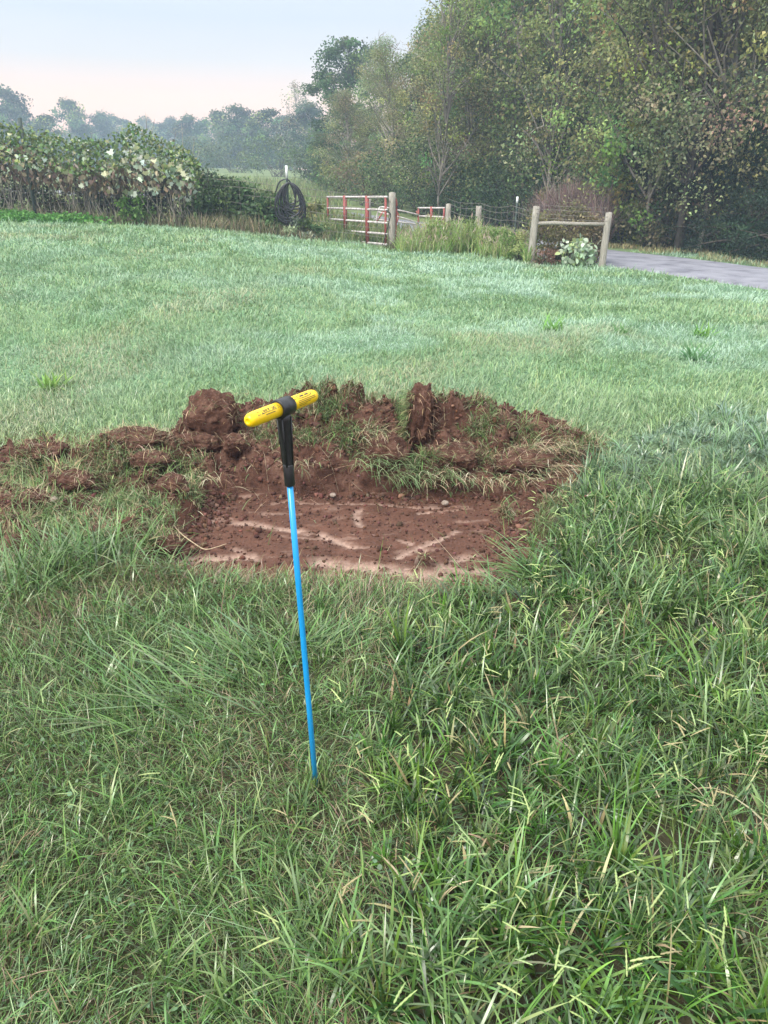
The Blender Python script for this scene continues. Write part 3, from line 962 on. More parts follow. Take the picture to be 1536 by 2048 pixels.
# seed heads
seed_parts = []
def raceme(p, d, ln, r):
    n = 11
    d = d / np.linalg.norm(d)
    ref = np.array([0, 0, 1.0])
    u = np.cross(d, ref)
    u /= max(np.linalg.norm(u), 1e-6)
    b = np.cross(u, d)
    P, rad = [], []
    Vv = []
    for i in range(n):
        t = i / (n - 1)
        rr = r * (1.25 if i % 2 else .7) * (math.sin(math.pi * min(.97, .12 + t * .88)) ** .5)
        q = p + d * ln * t + np.array([0, 0, -1]) * ln * .16 * t * t
        for a in range(4):
            an = a * math.pi / 2
            Vv.append(q + (u * math.cos(an) * rr + b * math.sin(an) * rr * .55))
    ff_ = []
    for i in range(n - 1):
        for a in range(4):
            ff_.append([i * 4 + a, i * 4 + (a + 1) % 4, i * 4 + 4 + (a + 1) % 4, i * 4 + 4 + a])
    return np.array(Vv), np.array(ff_)
ns = 0
sx0, sy0 = sample(.85, 3.8, 105)
cw = coarse_w(sx0 + .10, sy0)
pk = rng.random(len(sx0)) < cw * .75 + .05
for X, Y in zip(sx0[pk], sy0[pk]):
    if pit_sd(np.array([X]), np.array([Y]))[0] < .05 or hz(np.array([X]), np.array([Y]))[0] > -.03:
        continue
    az = rng.uniform(0, 6.28)
    hh = rng.uniform(.07, .17)
    base = np.array([X, Y, float(gz(X, Y))])
    tp = base + np.array([math.cos(az) * hh * .55, math.sin(az) * hh * .55, hh])
    stc = np.array([[.16, .24, .08]]) * rng.uniform(.8, 1.3)
    V, f, cc = blades(base[None], hh * 1.17, .0022, az, .38, .3, stc, stc, 4)
    seed_parts.append((V, f, cc))
    tipp = V[-1]
    col = np.array(random.choice([(.34, .44, .17), (.40, .48, .20), (.30, .40, .18), (.36, .32, .17)])) * rng.uniform(.8, 1.15)
    for q in range(rng.integers(1, 4)):
        a2 = az + rng.normal(0, .7)
        el = rng.uniform(-.25, .8)
        d = np.array([math.cos(a2) * math.cos(el), math.sin(a2) * math.cos(el), math.sin(el)])
        pv, pf = raceme(tipp - np.array([0, 0, .022 * q]), d, rng.uniform(.03, .066), rng.uniform(.0020, .0032))
        seed_parts.append((pv, [pf], np.tile(col, (len(pv), 1))))
V, f, c = merge(seed_parts)
tag(link('grass_seed_heads', np_mesh('grass_seed_heads', V, f, c, False, M['straw'])), 'yellow-green beaded seed heads standing over the broad grass', 'seed heads', kind='stuff')

# torn grass, straw and roots on the heap and around the pit
torn = []
N = 90000
x = rng.uniform(-3.2, 1.75, N)
y = rng.uniform(2.95, 5.45, N)
h, g = hz(x, y), gz(x, y)
heapm = h > g - .02
patch = fbm(x * 3.3, y * 3.3, 201, 3)
# preferred grassy areas in the photograph (world ellipses from where they stand)
pref = np.zeros(N)
for px, py, Y, sx, sy, a in [(650, 850, 4.45, .22, .18, 1), (600, 900, 4.2, .22, .12, .5), (690, 880, 4.2, .16, .12, .8), (960, 870, 4.4, .14, .14, .9), (1010, 935, 4.1, .22, .10, 1), (860, 950, 4.05, .2, .07, 1),
                             (1050, 890, 4.35, .18, .14, .8), (800, 815, 4.6, .10, .10, .7), (1160, 900, 4.5, .2, .2, 1), (640, 770, 4.85, .3, .12, .8), (880, 790, 4.9, .3, .12, .9), (220, 960, 3.8, .3, .22, 1), (270, 1010, 3.6, .26, .22, 1),
                             (130, 960, 3.7, .3, .2, .8), (130, 1050, 3.35, .3, .14, .8), (330, 900, 4.2, .15, .12, .6), (60, 930, 3.9, .3, .2, .8), (480, 790, 4.9, .3, .14, .9), (560, 860, 4.4, .2, .2, .7)]:
    p = at(px, py, Y)
    pref = np.maximum(pref, a * np.exp(-((x - p.x) / sx) ** 2 - ((y - Y) / sy) ** 2))
pr = np.where(heapm, .015 + .75 * np.clip(pref * 1.5 - .25, 0, 1) * (.35 + .65 * sstep(.36, .52, patch)), .0) + .34 * (x < -1.0) * (y > 3.0) * (y < 4.6) * sstep(.36, .50, patch)
k = rng.random(N) < pr
x, y = x[k], y[k]
n = len(x)
c = pick([(.13, .22, .07), (.17, .26, .09), (.22, .28, .13), (.36, .33, .2), (.29, .24, .14), (.09, .16, .06)], n, .22)
z = np.maximum(hz(x, y), gz(x, y))
fl = 6.28 * fbm(x * 2.2, y * 2.2, 211, 2) * 2
def surf(px, py):
    """where the picture's ray first meets the heap or ground"""
    r = ray(px, py)
    Y = np.arange(2.8, 6.2, .012)
    t = Y / r.y
    X, Z = r.x * t, EYE + r.z * t
    hit = np.nonzero(Z < top(X, Y))[0]
    i = hit[0] if len(hit) else len(Y) - 1
    return X[i], Y[i]
GRN = [(.10, .18, .055), (.14, .23, .08), (.19, .27, .12), (.26, .30, .16), (.08, .14, .05)]
DRY = [(.40, .33, .21), (.30, .22, .14), (.48, .42, .28), (.24, .17, .11)]
torn.append(blades(np.stack([x, y, z - .003], 1), rng.lognormal(-2.45, .4, n), rng.uniform(.0024, .0048, n), fl + rng.normal(0, .9, n), np.abs(rng.normal(.8, .45, n)), rng.uniform(.2, 1.4, n), c * .8, c * 1.12, 3, top, rng.uniform(-.9, .9, n)))
for px, py, sx, sy, n, ln, gshare in [(655, 835, .10, .08, 620, .085, .92), (690, 880, .10, .06, 420, .08, .85), (610, 880, .12, .05, 420, .07, .7), (530, 880, .08, .05, 260, .07, .7), (560, 850, .08, .06, 260, .07, .55), (745, 870, .06, .05, 200, .08, .25),
                                      (805, 830, .05, .06, 330, .09, .9), (960, 868, .09, .06, 420, .08, .85), (1040, 875, .09, .06, 320, .08, .6), (1055, 935, .10, .05, 400, .09, .4), (990, 940, .07, .05, 240, .09, .6), (900, 955, .06, .03, 160, .09, .6),
                                      (835, 955, .07, .03, 340, .11, .95), (760, 940, .05, .03, 200, .08, .8), (1130, 900, .10, .08, 420, .08, .4), (1180, 890, .10, .10, 420, .09, .6), (640, 785, .14, .05, 360, .07, .4), (720, 795, .12, .05, 320, .07, .5),
                                      (890, 795, .12, .05, 380, .07, .6), (970, 808, .08, .04, 240, .07, .5), (480, 800, .10, .05, 260, .07, .55), (400, 940, .07, .05, 200, .07, .4), (390, 990, .06, .07, 260, .09, .5), (330, 930, .10, .06, 320, .08, .75),
                                      (250, 950, .14, .08, 420, .085, .8), (270, 1010, .12, .08, 420, .09, .8), (190, 920, .12, .05, 320, .08, .7), (120, 1020, .14, .06, 420, .08, .75), (160, 1060, .12, .05, 320, .08, .7), (60, 940, .14, .07, 420, .08, .75), (20, 1040, .12, .06, 260, .08, .6),
                                      (330, 1110, .08, .05, 260, .08, .6), (250, 1080, .08, .04, 220, .08, .6), (320, 1060, .05, .06, 180, .09, .4), (1010, 1060, .05, .06, 200, .09, .7), (1000, 1110, .05, .05, 220, .09, .75), (1110, 1010, .07, .04, 240, .09, .4)]:
    X, Y = surf(px, py)
    xs, ys = X + rng.normal(0, sx * .6, n), Y + rng.normal(0, sy * .6, n)
    c = np.where(rng.random((n, 1)) < gshare, pick(GRN, n, .2), pick(DRY, n, .18))
    a0 = rng.uniform(-2.4, -.7)
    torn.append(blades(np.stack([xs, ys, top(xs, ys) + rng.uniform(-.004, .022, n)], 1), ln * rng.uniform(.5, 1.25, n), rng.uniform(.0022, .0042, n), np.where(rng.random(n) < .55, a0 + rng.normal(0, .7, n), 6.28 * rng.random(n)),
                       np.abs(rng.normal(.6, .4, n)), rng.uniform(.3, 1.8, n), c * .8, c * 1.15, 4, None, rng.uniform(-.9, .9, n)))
# straw litter and roots
N = 26000
x = rng.uniform(-3.2, 1.75, N)
y = rng.uniform(2.85, 5.45, N)
h, g = hz(x, y), gz(x, y)
heapm = h > g - .02
rimm = (np.abs(pit_sd(x, y)) < .12) & (y < 3.9)
pr = np.where(heapm, .16 * sstep(.35, .6, fbm(x * 4, y * 4, 221, 3)) + .02, 0) + rimm * .22 * sstep(.35, .55, fbm(x * 5, y * 5, 231, 2))
k = rng.random(N) < pr
x, y = x[k], y[k]
n = len(x)
c = pick([(.42, .34, .21), (.30, .21, .12), (.52, .45, .30), (.22, .14, .085)], n, .15)
z = np.maximum(hz(x, y), gz(x, y))
torn.append(blades(np.stack([x, y, z], 1), rng.lognormal(-2.5, .5, n), rng.uniform(.0018, .0036, n), 6.28 * rng.random(n), rng.uniform(.8, 1.6, n), rng.uniform(-.5, .9, n), c, c, 4, top, rng.uniform(-.9, .9, n)))
# tufts on the clods and fringe hanging from the back wall
for V0 in CLODS:
    cen = V0.mean(0)
    up = V0[(V0[:, 2] > cen[2] - .01)]
    n = int(18 + 900 * (V0[:, 0].max() - V0[:, 0].min()) ** 2 * 3)
    q = up[rng.choice(len(up), n)]
    c = pick([(.36, .28, .17), (.26, .18, .11), (.16, .22, .09), (.45, .37, .24)], n, .2)
    torn.append(blades(q, rng.uniform(.02, .09, n), rng.uniform(.0018, .0032, n), 6.28 * rng.random(n), rng.uniform(.6, 1.6, n), rng.uniform(0, 1.5, n), c, c, 4))
for px, py, Y, n, az, ln, greenish in [(760, 930, 4.0, 90, -1.2, .16, 1), (800, 955, 3.98, 80, -1.0, .18, 1), (880, 955, 3.98, 120, -1.3, .14, .6), (960, 965, 3.97, 70, -1.4, .13, .5), (1055, 960, 4.0, 110, -1.3, .13, .3),
                                       (1110, 940, 4.05, 90, -.9, .14, .3), (740, 870, 4.15, 60, -1.0, .14, .4), (600, 930, 4.02, 40, -1.6, .1, .3), (1090, 900, 4.2, 140, -.6, .16, .25), (400, 960, 3.9, 50, -1.2, .12, .3)]:
    p = at(px, py, Y)
    q = np.stack([p.x + rng.normal(0, .09, n), p.y + rng.normal(0, .035, n), p.z + rng.normal(.015, .02, n)], 1)
    gcol = pick([(.12, .20, .075), (.17, .24, .11), (.22, .27, .14)], n, .15)
    scol = pick([(.40, .32, .2), (.30, .21, .13), (.5, .43, .29)], n, .15)
    c = np.where(rng.random((n, 1)) < greenish, gcol, scol)
    torn.append(blades(q, ln * rng.uniform(.5, 1.2, n), rng.uniform(.002, .004, n), az + rng.normal(0, .6, n), rng.uniform(.7, 1.3, n), rng.uniform(.6, 1.6, n), c, c * 1.1, 5))
V, f, c = merge(torn)
tag(link('torn_grass', np_mesh('torn_grass', V, f, c, False, M['straw'])), 'torn tufts, straw and roots strewn over the dug soil', 'torn grass', kind='stuff')

# a long pale root lying at the left end of the slab
rp = [onz(a, b, -.09) + Vector((0, 0, dz)) for a, b, dz in [(338, 1055, .06), (360, 1075, .03), (390, 1092, .012), (410, 1100, .004), (432, 1096, .004), (452, 1090, .006)]]
b = MB()
b.tube(catmull(rp, 5), np.linspace(.0035, .0018, 26), 5)
tag(b.build('root', mat_noise('root_skin', (.42, .32, .2), (.6, .48, .32), 40, .8)), 'long pale bent root lying at the left end of the slab', 'root')

# ------------------------------------------------------------------ soil probe
pb = Vector((-.187, 1.586, .0))
ptp = Vector((-.222, 1.60, 1.068))
ax = (ptp - pb).normalized()
probe = thing('soil_probe', 'blue rod probe with black stem and yellow T-handle stuck in the grass', 'soil probe', pb)
ln = (ptp - pb).length
def on(s):
    return tuple(ax * s)
b = MB()
b.tube([on(-.12), on(.3), on(.6), on(ln - .16)], .0072, 20)
b.build('rod', M['blue'], probe)
hd = Vector((.115, .206, -.004)).normalized()
hd = (hd - ax * hd.dot(ax)).normalized()
sd_ = ax.cross(hd)
ctr = ax * ln
def hp(s, a, r):
    """point on the handle: s along, a around (0 = up), r radius"""
    return ctr + hd * s + (ax * math.cos(a) + sd_ * math.sin(a)) * r
def lathe(mb, prof, k=28):
    """profile (s, r) along the handle axis"""
    V = [hp(s, 2 * math.pi * i / k, r) for s, r in prof for i in range(k)]
    n = len(prof)
    q = [[j * k + i, j * k + (i + 1) % k, (j + 1) * k + (i + 1) % k, (j + 1) * k + i] for j in range(n - 1) for i in range(k)]
    mb.add([tuple(v) for v in V], q, [list(range(k))[::-1]], [[(n - 1) * k + i for i in range(k)]])
hr = .0162
for sg in (-1, 1):
    prof = [(.012, hr), (.05, hr), (.095, hr * 1.0), (.106, hr * .985), (.114, hr * .92), (.120, hr * .78), (.1235, hr * .5), (.1245, hr * .28), (.1236, hr * .26), (.1236, hr * .08)]
    b = MB()
    lathe(b, [(s * sg, r) for s, r in prof])
    grip = b.build('grip', M['yellow'], probe)
    me = bmesh.new()
    me.from_mesh(grip.data)
    bmesh.ops.recalc_face_normals(me, faces=me.faces)
    me.to_mesh(grip.data)
    me.free()
    # printed marks wrapped on the vinyl
    def wrap(mesh_pts, s0, a0):
        return [hp(s0 + u, a0 - v / hr, hr + .00035) for u, v in mesh_pts]
    pm = MB()
    def text(body, size, s0, a0, align='CENTER', bold=0.0):
        cu = bpy.data.curves.new('print', 'FONT')
        cu.body = body
        cu.size = size
        cu.align_x = align
        cu.offset = bold
        cu.resolution_u = 2
        o = bpy.data.objects.new('print', cu)
        COL.objects.link(o)
        dg = bpy.context.evaluated_depsgraph_get()
        tm = bpy.data.meshes.new_from_object(o.evaluated_get(dg))
        bm = bmesh.new()
        bm.from_mesh(tm)
        bmesh.ops.triangulate(bm, faces=bm.faces)
        P = [(v.co.x, v.co.y) for v in bm.verts]
        fc = [[v.index for v in f_.verts] for f_ in bm.faces]
        bm.free()
        if fc:
            pm.add([tuple(v) for v in wrap(P, s0, a0)], fc)
        bpy.data.objects.remove(o)
        bpy.data.curves.remove(cu)
        bpy.data.meshes.remove(tm)
    A0 = -.55
    if sg < 0:
        text('III Tools, Inc. V', .0125, -.066, A0 + .05, bold=.0003)
        text('soil probes and hand tools', .0048, -.062, A0 - .55 + 1.4, bold=.0001) if False else None
    if sg < 0:
        for rr_, u0, u1, th in [(-.95, -.092, -.040, .0010), (-1.22, -.080, -.048, .0014)]:
            for q in range(14):
                ua, ub = u0 + (u1 - u0) * q / 14, u0 + (u1 - u0) * (q + .72) / 14
                pm.add([tuple(hp(ua, rr_ - th / hr, hr + .00035)), tuple(hp(ub, rr_ - th / hr, hr + .00035)), tuple(hp(ub, rr_ + th / hr * .4, hr + .00035)), tuple(hp(ua, rr_ + th / hr * .4, hr + .00035))], [[0, 1, 2, 3]])
    else:
        # oval badge with bars, a block beside it and three lines of small print
        K = 40
        ov = [(.068 + .026 * math.copysign(abs(math.cos(t)) ** .6, math.cos(t)), .0062 * math.copysign(abs(math.sin(t)) ** .6, math.sin(t))) for t in np.linspace(0, 2 * math.pi, K, endpoint=False)]
        for i in range(K):
            (u0, v0), (u1, v1) = ov[i], ov[(i + 1) % K]
            k2 = .80
            inn = lambda u, v: (.068 + (u - .068) * .93, v * k2)
            P = [(u0, v0), (u1, v1), inn(u1, v1), inn(u0, v0)]
            pm.add([tuple(hp(u, A0 - v / hr, hr + .00035)) for u, v in P], [[0, 1, 2, 3]])
        for u0, u1 in [(.051, .066), (.070, .084)]:
            pm.add([tuple(hp(u, A0 - v / hr, hr + .00035)) for u, v in [(u0, -.002), (u1, -.002), (u1, .002), (u0, .002)]], [[0, 1, 2, 3]])
        pm.add([tuple(hp(u, A0 - v / hr, hr + .00035)) for u, v in [(.026, -.005), (.034, -.005), (.034, .004), (.029, .004)]], [[0, 1, 2, 3]])
        for rr_, u0, u1 in [(-1.15, .038, .104), (-1.38, .038, .104), (-1.60, .038, .085), (-1.82, .038, .07)]:
            for q in range(16):
                ua, ub = u0 + (u1 - u0) * q / 16, u0 + (u1 - u0) * (q + .75) / 16
                pm.add([tuple(hp(ua, rr_ - .06, hr + .00035)), tuple(hp(ub, rr_ - .06, hr + .00035)), tuple(hp(ub, rr_ + .03, hr + .00035)), tuple(hp(ua, rr_ + .03, hr + .00035))], [[0, 1, 2, 3]])
    pr_ = pm.build('print', M['ink'], grip, smooth=False)
b = MB()
lathe(b, [(-.0225, .0165), (-.0225, .0205), (-.0215, .0213), (.0215, .0213), (.0225, .0205), (.0225, .0165)], 32)
b.build('collar', M['black_plastic'], probe)
b = MB()
b.tube([on(ln - .012), on(ln - .03), on(ln - .09), on(ln - .135), on(ln - .140)], [.0155, .0148, .0122, .0108, .0108], 20)
for a in range(4):   # moulded ribs down the stem
    an = a * math.pi / 2 + .35
    u = hd * math.cos(an) + sd_ * math.sin(an)
    P = [ax * s + u * r for s, r in [(ln - .02, .0165), (ln - .08, .0137), (ln - .136, .0112)]]
    b.tube(P, .0022, 6)
b.build('stem', M['black_plastic'], probe)
b = MB()
b.tube([on(ln - .132), on(ln - .134), on(ln - .181), on(ln - .183)], [.0112, .0122, .0122, .0112], 20)
b.build('sleeve', M['black_plastic'], probe)
# grass brushing the foot of the rod
# ------------------------------------------------------------------ fences, gates
def gzf(x, y):
    return float(gz0(x, y))
# left woven wire fence from the picture's left edge to the gate post
FL = [(-420, 22.4), (-120, 21.2), (75, 20.6), (190, 20.4), (380, 20.2), (575, 19.8), (785, 19.3)]
lf = [Vector((colx(p, Y, .8), Y, 0)) for p, Y in FL]
lfence = thing('wire_fence', 'woven wire fence with steel posts running behind the vines to the gate', 'wire fence', (lf[4].x, lf[4].y, gzf(lf[4].x, lf[4].y)))
org = lfence.location.copy()
def fence_wires(line, hs, gap, r, z0=.06, top_h=1.15, sag=0.0):
    b = MB()
    d, tot = [0], 0
    for p, q in zip(line[:-1], line[1:]):
        tot += (q - p).length
        d.append(tot)
    def pt(s, h):
        k = max(i for i in range(len(d)) if d[i] <= s + 1e-6)
        k = min(k, len(line) - 2)
        t = (s - d[k]) / (d[k + 1] - d[k])
        p = line[k].lerp(line[k + 1], t)
        return Vector((p.x, p.y, gzf(p.x, p.y) + h - sag * math.sin(math.pi * t) * .12 + .012 * math.sin(s * 3.1 + h * 9)))
    n = int(tot / .5)
    for h in hs:
        b.tube([pt(tot * i / n, h) - org for i in range(n + 1)], r, 4, False)
    m = int(tot / gap)
    for i in range(1, m):
        s = tot * i / m + .02 * math.sin(i * 7.3)
        b.tube([pt(s, hs[0]) - org, pt(s, .5) - org, pt(s, hs[-1]) - org], r * .85, 4, False)
    return b
fence_wires(lf, [.06, .26, .46, .66, .86, 1.02, 1.16], .38, .0048).build('wire_mesh', M['wire'], lfence)
def tpost(parent, p, H, white=.2, lean=0, mat='tpost', w=.022):
    b = MB()
    base = p - org
    top_ = base + Vector((lean * H, 0, H))
    b.tube([base - Vector((0, 0, .1)), top_], w, 4)
    for i in range(6):   # studs of the post
        q = base.lerp(top_, .3 + .1 * i)
        b.box(q + Vector((0, -.02, 0)), (.02, .02, .015))
    o = b.build('steel_post', M[mat], parent, smooth=False)
    if white:
        b = MB()
        d = (top_ - base).normalized()
        b.tube([top_ - d * white, top_ + d * .004], w * 1.15, 4)
        b.build('white_tip', M['white_paint'], o, smooth=False)
    return o
for (px, Y), H, wh, ln_ in [((75, 20.45), 2.35, 0, .0), ((182, 20.35), 1.68, .24, .12), ((380, 20.1), 1.58, .22, .0), ((577, 19.7), 1.62, .27, .01)]:
    x = colx(px, Y, .8)
    tpost(lfence, Vector((x, Y, gzf(x, Y))), H, wh, ln_, w=.05 if wh == 0 else .028)
def wood_post(parent, px, Y, pytop, w, lean=0.0, name='wooden_post', label=None, o_=None, z0=None):
    oo = o_ if o_ is not None else org
    x = colx(px, Y, .8)
    z = gzf(x, Y)
    zt = at(px, pytop, Y).z
    H = zt - z
    b = MB()
    k = 10
    rings = 7
    V = []
    for i in range(rings):
        t = i / (rings - 1)
        for a in range(k):
            an = a / k * 2 * math.pi
            rr = w * (1 + .06 * math.sin(an * 3 + t * 2 + px)) * (1.06 - .1 * t)
            V.append((x - oo.x + lean * H * t + math.cos(an) * rr, Y - oo.y + math.sin(an) * rr, z - oo.z - .15 + (H + .15) * t + (.012 * math.sin(an * 2 + px) if i == rings - 1 else 0)))
    q = [[i * k + a, i * k + (a + 1) % k, (i + 1) * k + (a + 1) % k, (i + 1) * k + a] for i in range(rings - 1) for a in range(k)]
    b.add(V, q, [[(rings - 1) * k + a for a in range(k)]])
    o = b.build(name, M['wood'], parent, smooth=False)
    if label:
        o['label'] = label
    return o, Vector((x, Y, z)), H
wood_post(lfence, 784, 19.3, 385, .085, label='weathered grey gate post at the right end of the wire')

# right fence: H-brace by the lane then posts running back
x1, x2 = colx(1065, 17.2, .6), colx(1212, 16.6, .6)
rfence = thing('brace_fence', 'weathered timber H-brace with wire running back from it beside the lane', 'fence', (x1, 17.2, gzf(x1, 17.2)))
org = rfence.location.copy()
oA, pA, hA = wood_post(rfence, 1066, 17.2, 413, .078, .035)
oB, pB, hB = wood_post(rfence, 1211, 16.6, 425, .072, .03)
wood_post(rfence, 956, 20.4, 412, .075)
wood_post(rfence, 896, 21.8, 408, .075)
b = MB()
pa = at(1072, 447, 17.2) - org
pc = at(1212, 448, 16.6) - org
b.tube([pa, pa.lerp(pc, .25) + Vector((0, 0, .012)), pa.lerp(pc, .6), pc], [.039, .043, .036, .041], 10)
b.build('brace_rail', M['wood'], rfence)
line = [Vector((colx(p, Y, .6), Y, 0)) for p, Y in [(896, 21.8), (956, 20.4), (1030, 18.6), (1066, 17.2)]]
fence_wires(line, [.25, .45, .65, .85, 1.02, 1.14], .3, .0046, sag=.5).build('wire_mesh', M['wire'], rfence)
b = MB()
for h in (.95, 1.03, 1.12, 1.2):
    b.tube([pA - org + Vector((0, -.06, h)), (pA.lerp(pB, .5) - org) + Vector((0, -.06, h - .02)), pB - org + Vector((0, -.06, h - .02))], .004, 4)
b.build('brace_wire', M['wire'], rfence)
x = colx(1029, 18.7, .8)
tpost(rfence, Vector((x, 18.7, gzf(x, 18.7))), 1.33, .14, .02)

# lone post behind the gate
x = colx(736, 25.5, .8)
org = Vector((x, 25.5, gzf(x, 25.5)))
o, _, _ = wood_post(None, 736, 25.5, 398, .10)
o.location = org
o.name = 'fence_post'
tag(o, 'pale weathered post standing behind the red gate', 'post')

# big gate on the gate post
def gate(name, label, A, Bp, zs, starts, uprights, group=None, r=.026):
    """A hinge end, Bp free end (Vectors, z ignored), zs rail heights (absolute) at hinge and free end"""
    t_ = thing(name, label, 'gate', (A.x, A.y, gzf(A.x, A.y)), group=group)
    og = t_.location.copy()
    for (za, zb), s in zip(zs, starts):
        p = Vector((A.x, A.y, za)).lerp(Vector((Bp.x, Bp.y, zb)), .0)
        q = Vector((A.x, A.y, za)).lerp(Vector((Bp.x, Bp.y, zb)), s)
        bb = MB()
        bb.tube([p - og, p.lerp(q, .5) - og, q - og], r, 8)
        bb.build('rail', M['white_metal'], t_)
    for s, i0, i1, w in uprights:
        za = zs[i0][0] + (zs[i0][1] - zs[i0][0]) * s
        zb = zs[i1][0] + (zs[i1][1] - zs[i1][0]) * s
        x, y = A.x + (Bp.x - A.x) * s, A.y + (Bp.y - A.y) * s
        d = Vector((Bp.x - A.x, Bp.y - A.y, 0)).normalized()
        bb = MB()
        ang = math.atan2(d.y, d.x)
        if w > .05:
            bb.box(Vector((x, y, (za + zb) / 2)) - og, (w, .066, abs(za - zb) + .07), ang)
            bb.build('upright', M['red_paint'], t_, smooth=False)
        else:
            bb.tube([Vector((x, y, za)) - og, Vector((x, y, (za + zb) / 2)) - og, Vector((x, y, zb)) - og], w, 8)
            bb.build('end_tube', M['red_paint'], t_)
    return t_, og
A = Vector((colx(774, 19.15, 1), 19.15, 0))
Bp = Vector((colx(655, 22.4, 1), 22.4, 0))
RZ = []
for yr, yl in [(394, 394), (420, 416), (446, 438), (468, 459), (489, 478)]:
    RZ.append((at(776, yr, 19.15).z, at(655, yl, 22.4).z))
tg, og = gate('tubular_gate', 'red and white tubular farm gate swung open behind the wire fence', A, Bp, RZ, [1, 1, 1, .72, .40], [(.99, 0, 2, .028), (.67, 0, 3, .10), (.30, 0, 4, .10), (.02, 0, 4, .028)])
b = MB()
b.tube(catmull([at(772, 420, 19.05) - og, at(781, 428, 19.05) - og, at(779, 440, 19.05) - og, at(771, 470, 19.05) - og, at(765, 490, 19.05) - og], 5), .012, 6)
b.build('latch_rod', M['rubber'], tg)
# red frame end standing right of the gate post
b = MB()
b.tube(catmull([at(784, 395, 19.5) - og, at(790, 397, 19.5) - og, at(793, 408, 19.5) - og, at(792, 440, 19.5) - og, at(789, 502, 19.5) - og], 6), .026, 8)
b.build('hinge_frame', M['red_paint'], tg)
# far gate
A = Vector((colx(889, 22.4, 1), 22.4, 0))
Bp = Vector((colx(836, 23.2, 1), 23.2, 0))
Z2 = [(at(889, 416, 22.4).z, at(836, 416, 23.2).z), (at(889, 434, 22.4).z, at(836, 432, 23.2).z), (at(889, 451, 22.4).z, at(836, 447, 23.2).z)]
gate('tubular_gate', 'small white-railed gate with a red upright behind the weeds', A, Bp, Z2, [1, 1, 1], [(.02, 0, 2, .026), (.48, 0, 2, .06), (.98, 0, 2, .026)], r=.024)
# bent panel leaning between the two gates
bp_t = thing('bent_gate_panel', 'bent tubular gate panel sagging in the weeds behind the gate post', 'gate', tuple(at(790, 440, 22.6)))
og = bp_t.location.copy()
for P, m_k in [([(752, 444, 22.8), (757, 420, 22.8), (765, 414, 22.8), (800, 421, 22.6), (838, 430, 22.9)], 'white_metal'), ([(757, 424, 22.8), (795, 433, 22.6), (838, 446, 22.9)], 'white_metal'),
               ([(750, 438, 22.8), (790, 443, 22.6), (838, 449, 22.9)], 'white_metal'), ([(752, 446, 22.75), (768, 420, 22.75)], 'red_paint'), ([(792, 420, 22.6), (797, 432, 22.6), (793, 446, 22.6)], 'red_paint'), ([(833, 422, 22.9), (837, 436, 22.9), (836, 450, 22.9)], 'red_paint')]:
    pts = [at(*q) - og for q in P]
    b = MB()
    b.tube(catmull(pts, 5) if len(pts) > 2 else pts, .021, 7)
    b.build('rail' if m_k == 'white_metal' else 'upright', M[m_k], bp_t)

# coil of black hose hung on the steel post
hc = at(579, 366, 19.62)
hose = MB()
loops = [(0, .40, .95, 0), (.02, .34, .90, .02), (-.03, .30, .80, .03), (.10, .30, .93, .0), (.04, .26, .70, .02), (-.12, .22, .62, .03), (.08, .20, .55, .01), (.13, .25, .85, .04), (-.06, .36, .86, .01), (.02, .12, .58, .03), (.12, .18, .72, .05)]
for i, (dx, rx, hgt, dy) in enumerate(loops):
    pts = []
    for t in np.linspace(0, 2 * math.pi, 29):
        z = -hgt / 2 * (1 - math.cos(t))
        wdt = rx * math.sin(t) * (1 - .25 * math.cos(t)) * .92
        pts.append(hc + Vector((dx * (1 - math.cos(t)) * .5 + wdt + .012 * math.sin(3 * t + i), -.03 - dy + .02 * math.sin(t + i), z + .04 * math.sin(2 * t + i * 1.3) * (1 - math.cos(t)) * .4)))
    hose.tube(pts, .019, 7, False)
for P in [[(551, 385), (560, 363), (577, 360), (586, 380), (590, 395)], [(571, 400), (580, 408), (592, 404), (602, 398)], [(568, 412), (580, 418), (600, 417)]]:
    hose.tube(catmull([at(a, b_, 19.55) for a, b_ in P], 6), .018, 7)
tag(hose.build('hose_coil', M['rubber']), 'tangled coil of black hose hung on a white-tipped steel post', 'hose')

# ------------------------------------------------------------------ plants along the fence
def stems_mb(pts_fn, n, r0=.006):
    b = MB()
    for i in range(n):
        P = pts_fn(i)
        b.tube(P, np.linspace(r0, r0 * .5, len(P)), 4, False)
    return b
def frame_leaves(C, ln, wd, col, shape, droop=.3, face=None, fold=.15, g=None):
    n = len(C)
    A = rdir(n, g)
    A[:, 2] -= droop
    Nn = rdir(n, g, .4)
    if face is not None:
        Nn = Nn + np.asarray(face)
    return leaves(C, A, Nn, ln, wd, col, shape, fold)
def fence_pt(px):
    """point on the left fence line under picture column px"""
    Y = float(np.interp(px, [a for a, b in FL], [b for a, b in FL]))
    x = colx(px, Y, .8)
    return x, Y
